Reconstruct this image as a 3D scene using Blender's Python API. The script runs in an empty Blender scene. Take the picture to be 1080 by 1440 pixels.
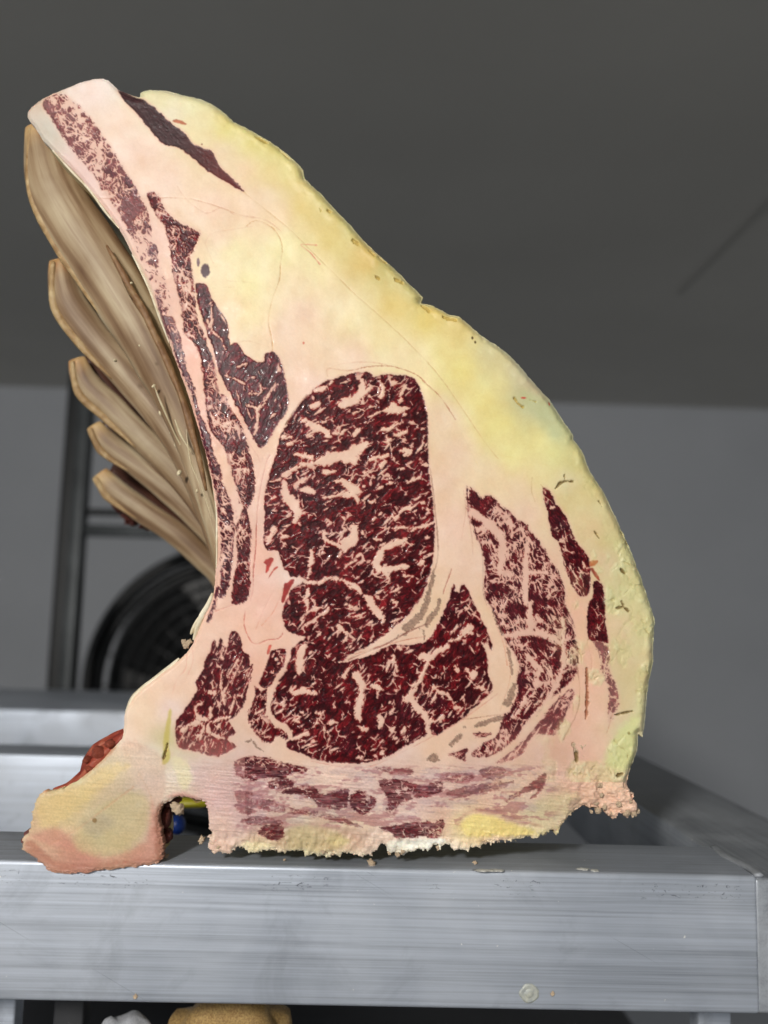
import bpy, bmesh, math, random
import numpy as np
from mathutils import Vector, Matrix, noise

S = bpy.context.scene
# ---------------------------------------------------------------- camera
F_PX = 1247.0
cam_d = bpy.data.cameras.new('camera'); cam = bpy.data.objects.new('camera', cam_d); S.collection.objects.link(cam); S.camera = cam
cam_d.sensor_fit = 'VERTICAL'; cam_d.sensor_height = 24.0; cam_d.lens = F_PX/1440*24
cam_d.clip_start = .01; cam_d.clip_end = 50
CAM = Vector((0, -.454, 0))
PITCH, YAW, ROLL = math.radians(7.2), math.radians(1.0), math.radians(1.5)
cam.location = CAM
cam_rot = Matrix.Rotation(-YAW, 4, 'Z') @ Matrix.Rotation(math.pi/2+PITCH, 4, 'X') @ Matrix.Rotation(ROLL, 4, 'Z')
cam.rotation_euler = cam_rot.to_euler()
cam_d.dof.use_dof = True; cam_d.dof.focus_distance = .452; cam_d.dof.aperture_fstop = 3.3
# ---------------------------------------------------------------- light and exposure
S.view_settings.view_transform = 'Standard'; S.view_settings.look = 'None'
S.view_settings.exposure = 0; S.view_settings.gamma = 1
world = bpy.data.worlds.new('World'); S.world = world; world.use_nodes = True
bg = world.node_tree.nodes['Background']; bg.inputs[0].default_value = (.95, .975, 1.0, 1); bg.inputs[1].default_value = .345
def area(name, loc, target, size, power, col):
    d = bpy.data.lights.new(name, 'AREA'); d.shape = 'DISK'; d.size = size; d.energy = power; d.color = col
    o = bpy.data.objects.new(name, d); S.collection.objects.link(o); o.location = loc
    o.rotation_euler = (Vector(target)-Vector(loc)).to_track_quat('-Z', 'Y').to_euler(); return o
area('key_lamp', (-.66, -1.75, .62), (0, 0, 0), .20, 35.5, (1.0, .965, .915))
R3 = np.array(cam_rot.to_3x3()); C3D = np.array(CAM)

def ray(px, py):
    px = np.asarray(px, float); py = np.asarray(py, float)
    v = np.stack([(px-540)/F_PX, -(py-720)/F_PX, -np.ones_like(px)], -1)
    return v @ R3.T
def at(px, py, y=0.):                    # the point of the photograph on the upright plane at distance y behind the cut
    d = ray(px, py); t = (y-C3D[1])/d[..., 1]; return C3D+d*t[..., None]
def atz(px, py, z):
    d = ray(px, py); t = (z-C3D[2])/d[..., 2]; return C3D+d*t[..., None]
# ---------------------------------------------------------------- the cut face, worked out in numpy
GX0, GX1, GY0, GY1 = 16, 936, 100, 1232          # extent of the cut face, in units of 0.36 mm
GW, GH = GX1-GX0, GY1-GY0
XX, YY = np.meshgrid(np.arange(GX0, GX1, dtype=np.float32), np.arange(GY0, GY1, dtype=np.float32))

def Z(ox, oy, s, pts):
    """points given in a local drawing frame (origin, scale) -> face units; a third value is a radius"""
    return [(ox+p[0]/s, oy+p[1]/s) + ((p[2]/s,) if len(p) > 2 else ()) for p in pts]

def hash2(ix, iy, seed):
    h = (ix.astype(np.int64)*374761393 + iy.astype(np.int64)*668265263 + seed*1442695041) & 0xffffffff
    h = ((h ^ (h >> 13))*1274126177) & 0xffffffff
    h = (h ^ (h >> 16)) & 0xffffff
    return h.astype(np.float32)/np.float32(0xffffff)

def vnoise(x, y, seed=0):
    ix = np.floor(x); iy = np.floor(y)
    fx = (x-ix).astype(np.float32); fy = (y-iy).astype(np.float32)
    fx = fx*fx*(3-2*fx); fy = fy*fy*(3-2*fy)
    ix = ix.astype(np.int64); iy = iy.astype(np.int64)
    a = hash2(ix, iy, seed); b = hash2(ix+1, iy, seed); c = hash2(ix, iy+1, seed); d = hash2(ix+1, iy+1, seed)
    return (a+(b-a)*fx)*(1-fy) + (c+(d-c)*fx)*fy      # 0..1

def fbm(x, y, seed=0, octv=3):
    v = 0; a = 1; t = 0
    for o in range(octv):
        v = v + a*vnoise(x*2**o+17.3*o, y*2**o-9.1*o, seed+o*31); t += a; a *= .55
    return v/t

def voronoi(x, y, seed=0, jit=.9):
    """returns F1, F2-F1, cell id noise"""
    ix = np.floor(x).astype(np.int64); iy = np.floor(y).astype(np.int64)
    f1 = np.full(x.shape, 9., np.float32); f2 = f1.copy(); cid = np.zeros(x.shape, np.float32)
    for dx in (-1, 0, 1):
        for dy in (-1, 0, 1):
            cx = ix+dx; cy = iy+dy
            px = cx + .5 + jit*(hash2(cx, cy, seed)-.5); py = cy + .5 + jit*(hash2(cx, cy, seed+7)-.5)
            d = np.hypot(px-x, py-y).astype(np.float32)
            new = d < f1
            f2 = np.where(new, f1, np.minimum(f2, d))
            cid = np.where(new, hash2(cx, cy, seed+13), cid)
            f1 = np.where(new, d, f1)
    return f1, f2-f1, cid

def sstep(a, b, x):
    t = np.clip((x-a)/(b-a), 0, 1); return t*t*(3-2*t)

def smooth_poly(pts, n=4, closed=True):
    """Catmull-Rom through the points"""
    P = np.array([p[:2] for p in pts], float); out = []; N = len(P)
    rng = range(N) if closed else range(N-1)
    for i in rng:
        if closed: a, b, c, d = P[i-1], P[i], P[(i+1) % N], P[(i+2) % N]
        else: a, b, c, d = P[max(i-1, 0)], P[i], P[i+1], P[min(i+2, N-1)]
        for k in range(n):
            t = k/n
            out.append(.5*((2*b)+(c-a)*t+(2*a-5*b+4*c-d)*t*t+(3*b-a-3*c+d)*t**3))
    if not closed: out.append(P[-1])
    return np.array(out)

def win(x0, y0, x1, y1, m):
    a = max(int(x0-m)-GX0, 0); b = min(int(x1+m)+1-GX0, GW); c = max(int(y0-m)-GY0, 0); d = min(int(y1+m)+1-GY0, GH)
    return slice(c, d), slice(a, b)

def poly_sdf(pts, m=12, n=3):
    """window + signed distance (positive inside) of a closed smoothed outline"""
    P = smooth_poly(pts, n) if n > 1 else np.array(pts, float)
    w = win(P[:, 0].min(), P[:, 1].min(), P[:, 0].max(), P[:, 1].max(), m)
    x = XX[w]; y = YY[w]
    # inside test, scanline style
    ins = np.zeros(x.shape, bool); D = np.full(x.shape, 1e6, np.float32)
    Q = np.roll(P, -1, 0)
    x0 = GX0+w[1].start; y0 = GY0+w[0].start
    for (ax, ay), (bx, by) in zip(P, Q):
        if ay != by:
            r0 = int(np.ceil(min(ay, by)))-y0; r1 = int(np.ceil(max(ay, by)))-y0
            r0 = max(r0, 0); r1 = min(r1, x.shape[0])
            if r1 > r0:
                yy = y[r0:r1, :1]
                xc = ax+(yy-ay)*(bx-ax)/(by-ay)
                ins[r0:r1] ^= (x[r0:r1] < xc)
        # distance only near the segment
        q0 = max(int(min(ay, by)-m)-y0, 0); q1 = min(int(max(ay, by)+m)+2-y0, x.shape[0])
        s0 = max(int(min(ax, bx)-m)-x0, 0); s1 = min(int(max(ax, bx)+m)+2-x0, x.shape[1])
        if q1 <= q0 or s1 <= s0: continue
        sx = x[q0:q1, s0:s1]; sy = y[q0:q1, s0:s1]
        vx, vy = bx-ax, by-ay; L = vx*vx+vy*vy+1e-9
        t = np.clip(((sx-ax)*vx+(sy-ay)*vy)/L, 0, 1)
        d = (sx-ax-t*vx)**2+(sy-ay-t*vy)**2
        D[q0:q1, s0:s1] = np.minimum(D[q0:q1, s0:s1], d)
    D = np.minimum(np.sqrt(D), m)
    return w, np.where(ins, D, -D).astype(np.float32)

def full_sdf(pts, m=12, n=3):
    w, s = poly_sdf(pts, m, n); F = np.full(XX.shape, -float(m), np.float32); F[w] = s; return F

def stroke_to(F, pts, soft=8, n=3):
    """F = max(F, radius - distance) along a line with (x, y, r) points"""
    P = smooth_poly(pts, n, False) if len(pts) > 2 else np.array([p[:2] for p in pts], float)
    R = np.interp(np.linspace(0, len(pts)-1, len(P)), range(len(pts)), [p[2] for p in pts])
    if len(P) == 1: P = np.vstack([P, P+.1]); R = np.array([R[0], R[0]])
    for i in range(len(P)-1):
        (ax, ay), (bx, by) = P[i], P[i+1]; ra, rb = R[i], R[i+1]; m = max(ra, rb)+soft
        w = win(min(ax, bx), min(ay, by), max(ax, bx), max(ay, by), m)
        x = XX[w]; y = YY[w]; vx, vy = bx-ax, by-ay; L = vx*vx+vy*vy+1e-9
        t = np.clip(((x-ax)*vx+(y-ay)*vy)/L, 0, 1)
        F[w] = np.maximum(F[w], (ra+(rb-ra)*t) - np.hypot(x-ax-t*vx, y-ay-t*vy))
    return F

def blur(a, r, it=2):
    for _ in range(it):
        for ax in (0, 1):
            p = np.pad(a, [(r+1, r) if k == ax else (0, 0) for k in (0, 1)], mode='edge')
            c = np.cumsum(p, axis=ax, dtype=np.float64)
            n = a.shape[ax]
            hi = np.take(c, range(2*r+1, 2*r+1+n), axis=ax); lo = np.take(c, range(0, n), axis=ax)
            a = ((hi-lo)/(2*r+1)).astype(np.float32)
    return a

# ---------------- outlines
C1 = (0, 80, 2.7); C3 = (200, 380, 4.909); C8 = (220, 600, 4.8); CL = (220, 860, 5.4); CB = (270, 1020, 3.086)
CR = (600, 980, 4.5); CK = (700, 960, 4.5); CU = (640, 670, 6); CV = (660, 840, 6); CE = (750, 670, 4.114)
E1 = (360, 510, 7.714); E2 = (480, 510, 7.714); E3 = (360, 640, 7.714); E4 = (480, 640, 7.714)
E5 = (360, 770, 7.714); E6 = (480, 770, 7.714); L1 = (340, 880, 6); L2 = (500, 900, 6); L3 = (560, 800, 6)

OUTLINE = [(37,163),(43,150),(63,136),(85,126),(111,115),(144,109),(157,117),(165,124),(181,128),(194,131),(195,125),(207,121),
 (230,121),(256,128),(281,134),(307,147),(326,165),(344,174),(370,189),(390,201),(410,218),(426,235),(428,247),(450,267),(473,293),
 (493,313),(507,330),(527,350),(553,372),(573,393),(595,415),(592,423),(610,427),(633,440),(647,443),(667,460),(683,473),(700,483),
 (723,502),(745,527),(764,549),(775,560),(792,587),(808,610),(808,616),(820,631),(833,663),(850,688),(871,732),(883,757),(896,790),(905,812),
 (915,843),(924,874),(921,906),(922,931),(915,963),(912,1000),(907,1038),(901,1032),(899,1057),(890,1082),(886,1095),(887,1109),
 (893,1127),(897,1138),(887,1147),(876,1142),(863,1149),(856,1142),(833,1142),(824,1137),(813,1142),(807,1151),(796,1162),(790,1175),
 (776,1174),(762,1180),(740,1182),(700,1187),(683,1190),(644,1195),(620,1192),(600,1195),(575,1198),(549,1205),(542,1197),(536,1192),(523,1206),
 (497,1203),(451,1205),(425,1201),(383,1200),(367,1202),(348,1200),(341,1195),(328,1195),(323,1200),(302,1201),(289,1190),(296,1172),
 (289,1150),(283,1132),(270,1124),(252,1120),(239,1125),(227,1134),(224,1153),(228,1181),(229,1199),(221,1213),(176,1218),(135,1223),
 (110,1226),(79,1225),(55,1206),(36,1192),(36,1176),(47,1162),(49,1140),(57,1121),(62,1113),(94,1106),(120,1090),(139,1074),(157,1055),(172,1038),
 (175,1021),(176,1005),(189,980),(214,958),(239,939),(261,920),(272,903),(279,888),(290,862),(297,845),(301,827),(303,798),(305,767),(304,725),(302,704),
 (297,673),(289,637),(279,603),(267,563),(255,529),(243,496),(231,461),(216,421),(202,387),(185,355),(163,313),(137,280),(111,247),
 (81,217),(59,195),(48,176)]

P_EYE = [(470,533),(492,527),(508,524),(520,525),(527,531),(540,526),(560,528),(578,531),(588,540),(593,555),(599,575),(602,600),
 (602,640),(605,680),(609,710),(611,740),(611,765),(608,790),(602,815),(596,833),(585,850),(572,866),(556,880),(540,893),(526,903),
 (508,913),(492,920),(484,928),(460,935),(430,925),(416,912),(430,897),(418,893),(404,885),(398,874),(399,855),(405,840),(412,828),(424,821),(426,813),
 (410,810),(404,802),(398,799),(396,786),(390,775),(376,774),(371,765),(371,745),(372,725),(373,700),(377,680),(380,665),(387,645),
 (392,625),(396,612),(405,595),(415,578),(428,562),(445,546),(458,537)]
P_LOWER = [(430,900),(416,908),(410,915),(407,930),(397,945),(390,960),(384,980),(380,997),(388,1010),(404,1020),(412,1035),(404,1045),(407,1053),(427,1060),
 (445,1068),(479,1073),(510,1073),(533,1068),(555,1058),(577,1045),(598,1035),(604,1031),(615,1033),(638,1018),(655,1007),(680,983),(690,975),(693,963),
 (686,950),(686,927),(682,908),(691,914),(690,900),(683,883),(673,862),(660,835),(653,822),(648,825),(645,834),(638,822),(633,838),
 (625,857),(617,875),(608,892),(600,902),(582,906),(563,907),(550,907),(525,920),(510,925),(497,927),(478,932),(460,915)]
P_STRIP1 = [(382,916),(402,913),(400,935),(390,948),(380,965),(368,966),(367,957),(375,937)]
P_STRIP2 = [(358,965),(367,972),(375,970),(376,985),(375,997),(372,1006),(379,1008),(385,1022),(392,1023),(405,1032),(403,1040),(390,1035),(380,1044),
 (370,1042),(358,1028),(350,1017),(348,1002),(355,990),(360,977)]
P_DARK = [(278,399),(290,402),(300,425),(318,449),(322,472),(324,486),(334,483),(343,498),(361,510),(371,508),(373,500),(383,496),
 (394,506),(400,531),(404,553),(404,576),(389,600),(376,622),(367,630),(359,622),(341,586),(322,551),(308,523),(300,492),(288,457),(279,427),(276,406)]
P_BAND2 = [(207,273),(222,274),(237,302),(259,317),(281,328),(274,347),(268,369),(272,395),(274,413),(277,447),(286,468),(294,494),
 (300,506),(304,527),(309,560),(313,555),(320,559),(324,576),(338,596),(347,620),(350,631),(357,660),(358,690),(353,708),(347,719),(353,746),
 (351,787),(352,821),(347,844),(330,850),(326,842),(330,808),(333,777),(332,737),(336,704),(328,669),(320,646),(314,627),(295,604),
 (288,553),(286,523),(277,488),(259,470),(257,441),(251,411),(244,390),(241,365),(233,321),(219,302)]
P_BAND1 = [Z(*C1,[(165,170),(230,145),(270,180),(330,230),(380,290),(420,350),(410,370),(370,340),(330,310),(270,290),(230,250),(180,215)]),
 Z(*C1,[(260,300),(300,290),(350,320),(330,330),(290,325)]), Z(*C1,[(300,350),(340,350),(355,375),(340,390),(310,375)]),
 Z(*C1,[(350,415),(420,390),(460,420),(470,450),(450,500),(400,480),(360,450)]), Z(*C1,[(455,460),(485,450),(520,510),(510,525),(470,510)]),
 Z(*C1,[(445,540),(480,540),(495,600),(480,630),(455,580)]), Z(*C1,[(500,545),(530,545),(560,600),(575,660),(550,680),(510,650),(505,600)]),
 Z(*C1,[(500,670),(540,690),(580,700),(600,740),(590,780),(610,830),(630,900),(640,960),(665,1020),(690,1080),(625,1060),(603,960),(583,880),(560,800),(525,740)]),
 [(235,450),(247,466),(255,484),(261,510),(269,535),(275,553),(281,580),(290,600),(298,624),(290,640),(284,614),(277,584),(270,559),(260,533),(250,510),(242,482),(233,457)],
 [(282,600),(291,606),(301,640),(312,663),(312,677),(322,698),(328,723),(331,746),(328,779),(326,800),(322,825),(314,842),(308,840),
  (311,819),(310,787),(311,756),(307,725),(304,694),(299,673),(291,637)],
 [(305,825),(308,830),(301,860),(295,873),(292,871),(299,848)]]
P_INTER = Z(*CL,[(440,215),(465,280),(487,200),(510,255),(540,265),(560,160),(605,150),(640,200),(655,290),(675,310),(705,340),(710,410),(735,400),
 (725,480),(700,560),(680,660),(640,750),(580,820),(550,830),(600,920),(540,970),(610,1020),(560,1060),(460,1100),(300,1060),(180,1030),
 (150,940),(160,830),(240,720),(310,600),(300,540),(350,460),(380,350),(410,290)])
P_RIGHT = [(656,684),(659,700),(662,686),(670,695),(678,703),(685,697),(697,703),(703,712),(717,720),(727,732),(738,737),(747,750),(760,765),(772,787),
 (783,803),(790,817),(795,837),(793,848),(802,865),(807,885),(812,910),(813,933),(807,952),(798,963),(787,973),(775,982),(767,988),
 (762,997),(747,1010),(737,1020),(733,1027),(720,1042),(704,1055),(684,1064),(664,1064),(667,1055),(689,1040),(700,1031),(709,1004),
 (712,1007),(722,990),(728,973),(727,955),(730,940),(723,920),(712,903),(705,892),(700,878),(692,858),(683,843),(680,830),(682,803),
 (680,783),(673,763),(667,748),(665,737),(660,733),(657,717)]
P_DIAG = [(805,968),(807,975),(802,990),(796,1002),(782,1031),(769,1033),(756,1031),(744,1040),(738,1053),(724,1067),(698,1073),(724,1053),(742,1035),(760,1013),(770,1000),(785,983),(797,972)]
P_EDGE = [[(765,686),(774,692),(782,709),(796,728),(808,760),(823,777),(830,796),(829,816),(830,830),(823,840),(811,835),(801,816),
 (793,796),(789,770),(777,755),(772,738),(769,719),(762,694)],
 [(835,818),(845,821),(850,840),(851,877),(855,903),(847,903),(828,898),(825,877),(828,850),(834,840)]]
P_EDGE3 = [(835,900),(855,910),(857,945),(867,966),(869,993),(857,1018),(854,1012),(857,974),(847,945),(840,915)]
P_TOP = [(165,124),(185,130),(204,141),(222,156),(237,171),(259,187),(274,204),(296,213),(307,232),(322,247),(343,269),(326,261),
 (296,243),(274,224),(252,208),(230,202),(211,182),(193,160),(174,141)]
P_SMEAR = [Z(*CB,q) for q in (
 [(185,160),(250,135),(330,140),(420,165),(495,180),(490,210),(440,200),(420,220),(340,230),(250,235),(200,220)],
 [(330,250),(400,225),(440,250),(430,270),(350,275)],
 [(480,260),(540,270),(560,300),(650,280),(680,280),(665,360),(560,355),(520,320),(450,300),(380,290)],
 [(690,300),(740,285),(800,330),(770,375),(730,385),(690,350)],
 [(190,280),(260,290),(350,330),(450,360),(550,370),(650,400),(740,440),(700,435),(600,410),(520,395),(440,380),(330,370),(230,350),(190,320)],
 [(190,340),(280,370),(240,385),(200,370)], [(220,410),(300,390),(360,410),(340,430),(260,430)],
 [(310,440),(380,410),(400,470),(380,500),(330,490),(290,470)], [(790,180),(950,190),(940,215),(830,200)],
 [(810,240),(900,235),(1000,260),(1080,240),(1080,290),(960,320),(900,340),(880,390),(840,380),(850,320)],
 [(810,440),(900,430),(1000,420),(1080,430),(1080,470),(1000,480),(900,490),(860,460)])] + [Z(*CR,q) for q in (
 [(0,570),(60,540),(80,580),(30,610),(0,640)], [(80,500),(150,480),(290,490),(280,530),(200,540),(100,530)],
 [(120,610),(240,570),(380,545),(550,530),(480,580),(360,610),(200,635)], [(340,460),(470,440),(500,480),(450,530),(360,510)],
 [(490,665),(540,620),(640,560),(750,480),(740,560),(700,620),(660,640),(700,590),(640,600),(560,640)],
 [(0,780),(40,800),(100,770),(105,810),(60,820),(0,830)], [(0,860),(80,870),(90,885),(0,890)],
 [(140,360),(250,330),(240,370),(240,400),(190,385)], [(290,230),(400,230),(380,245),(330,262)])]

FATS = [(E1,[(940,400,25),(1000,430,50),(1080,420,40)]),(E2,[(0,460,45),(120,410,40),(210,350,45),(230,260,30),(220,200,25)]),
 (E1,[(600,490,25),(680,460,30)]),(E1,[(560,800,20),(620,800,18)]),(E1,[(570,660,30),(640,700,40),(740,740,35),(790,800,30)]),
 (E1,[(650,310,18),(700,300,25),(740,280,20)]),(E1,[(480,620,20),(540,640,22)]),(E1,[(820,210,25),(800,240,18)]),(E1,[(720,650,18),(760,645,20)]),
 (E1,[(870,770,15),(930,770,18)]),(E1,[(300,820,20),(380,820,15)]),(E1,[(340,880,14),(390,885,16)]),(E1,[(430,1000,20),(600,1030,30)]),
 (E1,[(800,1010,40),(1000,1000,50),(1080,940,50)]),(E2,[(60,1040,60),(160,960,60),(240,890,35),(310,880,12)]),
 (E3,[(480,110,20),(640,90,30),(760,60,60),(900,20,50),(1050,50,60)]),(E3,[(300,220,25),(380,170,22),(480,130,20)]),
 (E2,[(440,230,25),(450,300,20),(430,380,18),(400,430,15)]),(E2,[(650,420,16),(650,330,14),(700,260,8),(750,220,5)]),
 (E2,[(480,530,25),(560,520,36),(640,510,36),(720,490,20)]),(E2,[(560,460,22),(580,480,20)]),(E2,[(690,560,15),(670,600,8)]),
 (E2,[(450,730,18),(530,720,20),(580,680,12),(640,660,8)]),(E2,[(570,790,12),(640,780,25),(700,745,15)]),(E2,[(290,300,25),(250,330,10)]),
 (E2,[(150,780,25),(180,730,20)]),(E2,[(140,550,14),(180,540,10)]),(E2,[(660,960,20),(760,950,22),(700,1000,20)]),
 (E2,[(350,1040,22),(450,1020,20),(510,1000,12)]),(E2,[(310,370,16),(330,380,10)]),(E2,[(420,210,15),(440,210,10)]),(E2,[(560,220,18),(600,215,12)]),
 (E2,[(310,480,14),(320,470,8)]),(E2,[(540,830,12),(500,860,8)]),
 (E3,[(310,290,25),(330,450,50),(380,500,60),(430,560,50),(450,640,40),(420,720,20)]),(E3,[(500,380,20),(560,370,34),(620,400,30)]),
 (E3,[(500,280,36),(540,260,25)]),(E3,[(750,190,30),(850,180,22)]),(E3,[(870,290,12),(960,290,30),(1010,330,30)]),
 (E4,[(40,310,36),(110,370,52),(170,390,40)]),(E4,[(60,430,40),(150,450,30),(180,520,12)]),(E3,[(740,470,10),(860,440,14),(960,430,10)]),
 (E3,[(180,290,12),(260,270,18)]),(E3,[(150,510,13),(200,460,10)]),(E3,[(190,800,32),(165,880,18),(120,980,13)]),
 (E3,[(270,900,13),(330,880,13)]),(E3,[(740,850,28),(740,900,18),(840,960,20),(960,1000,28),(1060,940,40)]),
 (E4,[(60,960,64),(130,930,56),(150,860,38),(140,780,36)]),(E4,[(230,850,22),(250,870,10)]),(E3,[(960,700,14),(920,660,10)]),
 (E4,[(310,50,22),(400,30,18)]),(E4,[(240,240,18),(300,170,12),(340,230,8)]),(E4,[(540,300,20),(570,300,10)]),(E4,[(720,290,16),(830,260,13)]),
 (E4,[(430,120,22),(470,80,16)]),(E4,[(610,150,8),(670,150,12)]),(E4,[(440,350,16),(380,380,12)]),(E4,[(310,510,8),(370,510,12)]),
 (E4,[(550,660,18),(590,690,23),(630,640,16),(680,590,18),(760,580,16),(830,520,14),(900,520,13)]),(E4,[(430,640,12),(370,690,10),(320,760,5)]),
 (E4,[(530,670,16),(540,720,10)]),(E4,[(570,800,16),(650,780,10),(760,800,24),(870,780,20),(960,765,12)]),(E4,[(930,890,20),(950,900,12)]),
 (E4,[(945,600,14),(955,620,10)]),(E4,[(850,60,10),(870,100,10),(930,110,12)]),(E4,[(430,1060,25),(480,1000,38),(560,970,42),(640,940,42),(690,910,20)]),
 (E4,[(360,910,14),(430,920,8)]),(E5,[(600,50,22),(600,150,22),(580,250,20),(560,330,16)]),(E5,[(480,340,22),(560,370,22),(680,390,22),(760,340,20),(860,330,18),(1000,380,18),(1080,410,18)]),
 (E5,[(900,100,13),(920,60,10)]),(E5,[(570,430,9),(560,500,23),(550,570,20),(560,660,20),(540,730,12),(480,780,8)]),
 (E5,[(580,690,12),(680,660,8),(760,630,6)]),(E5,[(540,850,12),(620,790,10),(720,720,10),(790,660,16)]),(E5,[(900,850,22),(930,890,18),(980,930,18)]),
 (E5,[(430,660,10),(440,690,8)]),(E6,[(420,80,42),(380,180,42),(420,240,38),(540,240,34),(640,210,32),(720,200,22)]),
 (E6,[(500,290,26),(520,350,16)]),(E6,[(200,80,16),(170,100,13)]),(E6,[(0,250,7),(60,200,7),(160,130,7)]),(E6,[(870,160,28),(830,190,13)]),
 (E6,[(100,430,22),(170,430,28),(210,490,10)]),(E6,[(260,530,18),(310,570,46),(340,640,42),(400,720,42),(450,760,28),(440,820,16)]),
 (E6,[(560,580,10),(590,600,13)]),(E6,[(400,550,18),(410,560,12)]),(E6,[(680,310,8),(760,310,12)]),(E6,[(620,480,13),(600,520,8)]),
 (E6,[(40,620,6),(60,620,7),(140,660,9)]),(E6,[(100,750,7),(200,740,5)]),
 (L1,[(540,180,16),(510,200,28),(490,280,34),(490,350,38),(480,390,24)]),(L1,[(440,520,22),(430,560,18),(520,550,28),(590,560,20),(640,580,6)]),
 (L1,[(370,260,13),(370,350,16),(330,420,17),(270,520,22),(235,620,22),(225,700,18),(260,790,17),(330,840,18),(400,890,20),(420,950,13),(500,925,16),(550,910,14)]),
 (L1,[(360,680,15),(370,700,10)]),(L1,[(460,800,18),(480,810,10)]),(L1,[(690,730,16),(640,740,10)]),(L1,[(500,730,12),(520,730,8)]),
 (L1,[(750,820,18),(770,810,10)]),(L1,[(620,830,12),(650,820,8)]),(L1,[(970,420,38),(1010,480,22),(1010,560,25),(990,640,30),(980,740,34),(1000,790,25)]),
 (L1,[(860,430,10),(900,360,8),(940,330,6)]),(L1,[(1040,880,13),(1060,870,8)]),(L1,[(750,930,10),(700,870,8)]),
 (L2,[(320,130,10),(330,190,14),(350,260,10)]),(L2,[(570,140,34),(620,150,25),(700,90,22),(780,50,12)]),
 (L2,[(600,200,22),(560,300,14),(510,390,14),(470,450,26),(500,550,24),(560,600,27),(600,670,24),(610,740,28),(620,800,20)]),
 (L2,[(470,450,24),(430,510,20)]),(L2,[(600,690,16),(690,680,14),(740,640,10)]),(L2,[(660,390,16),(700,440,16),(770,460,18),(800,500,10)]),
 (L2,[(640,520,12),(670,480,10)]),(L2,[(840,570,13),(890,570,11),(860,620,7)]),(L2,[(980,290,23),(1000,320,20),(940,250,12)]),(L2,[(1040,400,18),(1080,410,15)]),
 (L2,[(200,640,20),(220,670,28),(210,720,28)]),(L2,[(170,390,18),(220,420,10)]),(L2,[(300,760,16),(320,740,10)]),(L2,[(400,770,20),(420,740,12)]),
 (L2,[(220,950,18),(240,980,10)]),(L2,[(50,1000,13),(20,990,8)]),(L2,[(60,760,14),(80,750,8)]),(L2,[(350,420,10),(345,430,8)]),
 (L2,[(360,60,17),(380,80,10)]),(L3,[(500,150,15),(490,190,10)]),(L3,[(570,330,16),(600,340,8)]),(L3,[(600,500,32),(560,520,23),(620,540,16)]),
 (L3,[(560,540,14),(500,590,16),(430,610,8)]),(L3,[(420,640,12),(360,690,16),(290,740,20),(220,770,18)]),(L3,[(500,860,13),(480,820,10)]),
 (L3,[(740,650,18),(760,690,20),(765,780,15)]),(L3,[(640,880,23),(620,920,13)]),(L3,[(690,1000,17),(660,1010,10)]),
 (CU,[(150,310,34),(250,380,30),(370,480,34),(400,600,38),(380,780,22),(370,830,12)]),(CU,[(190,450,24),(240,440,20)]),(CU,[(620,520,16),(600,640,20),(590,780,22),(590,950,24),(600,1080,24)]),
 (CU,[(600,810,16),(760,810,14)]),(CU,[(450,380,18),(480,450,18),(470,520,10)]),(CU,[(820,960,16),(850,940,10)]),(CU,[(730,650,9),(760,770,9)]),
 (CV,[(510,50,26),(510,180,28),(510,290,32)]),(CV,[(300,325,20),(420,310,26),(540,300,26),(680,330,26),(770,390,20)]),(CV,[(600,200,22),(570,160,14)]),
 (CV,[(780,180,14),(795,300,14),(790,400,20),(790,560,20),(750,700,20),(660,860,20),(560,970,18),(490,1070,16)]),(CV,[(480,490,16),(540,550,28),(590,610,20),(560,720,16)]),
 (CV,[(470,860,18),(440,920,18),(380,1010,14)]),(CV,[(790,920,14),(770,940,10)]),(CV,[(350,440,10),(370,560,10),(385,680,12)]),
 (CE,[(120,180,8),(100,185,9)]),(CE,[(110,385,12),(180,375,6)]),(CE,[(295,520,6),(285,500,5)]),
 (C3,[(470,200,3),(480,320,6),(485,420,4),(540,470,5),(570,540,4)]),(C3,[(430,300,2),(480,420,3)]),(C3,[(660,670,8),(720,650,5)]),(C3,[(930,790,8),(880,840,8),(850,920,7),(800,960,8),(800,1050,10),(775,1130,14)]),
 (C3,[(740,850,6),(820,850,9),(810,780,5)]),(C3,[(800,960,8),(740,940,6)]),(C3,[(580,730,5),(700,780,5),(770,850,7)]),(C3,[(300,130,14),(350,170,14)]),
 (CL,[(500,360,5),(490,300,4)]),(CL,[(540,500,3),(600,400,3),(640,330,3)]),(CL,[(500,640,6),(540,560,4),(600,480,4),(660,420,3)]),
 (CL,[(520,700,10),(490,560,7),(500,450,4)]),(CL,[(560,770,6),(600,650,10),(650,640,4)]),(CL,[(420,540,6),(440,620,14),(400,600,10)]),(CL,[(350,700,8),(300,720,8),(320,800,14),(400,820,12),(420,740,14)]),
 (CL,[(200,900,14),(300,840,14),(360,870,10),(330,960,8)]),(CL,[(560,800,12),(420,840,10),(400,920,14),(500,960,12)]),
 (C8,[(560,540,20),(555,620,14),(540,650,10)]),(C8,[(595,310,10),(600,290,5)]),(C8,[(540,720,6),(530,800,6),(540,880,10),(515,1000,10)]),
 (C8,[(450,870,10),(440,950,8)]),(C8,[(470,590,12),(440,560,8)]),(C3,[(560,1080,14),(600,1060,16),(560,1060,10)]),(C3,[(470,980,8),(500,1040,8),(560,1080,10)])]

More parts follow.
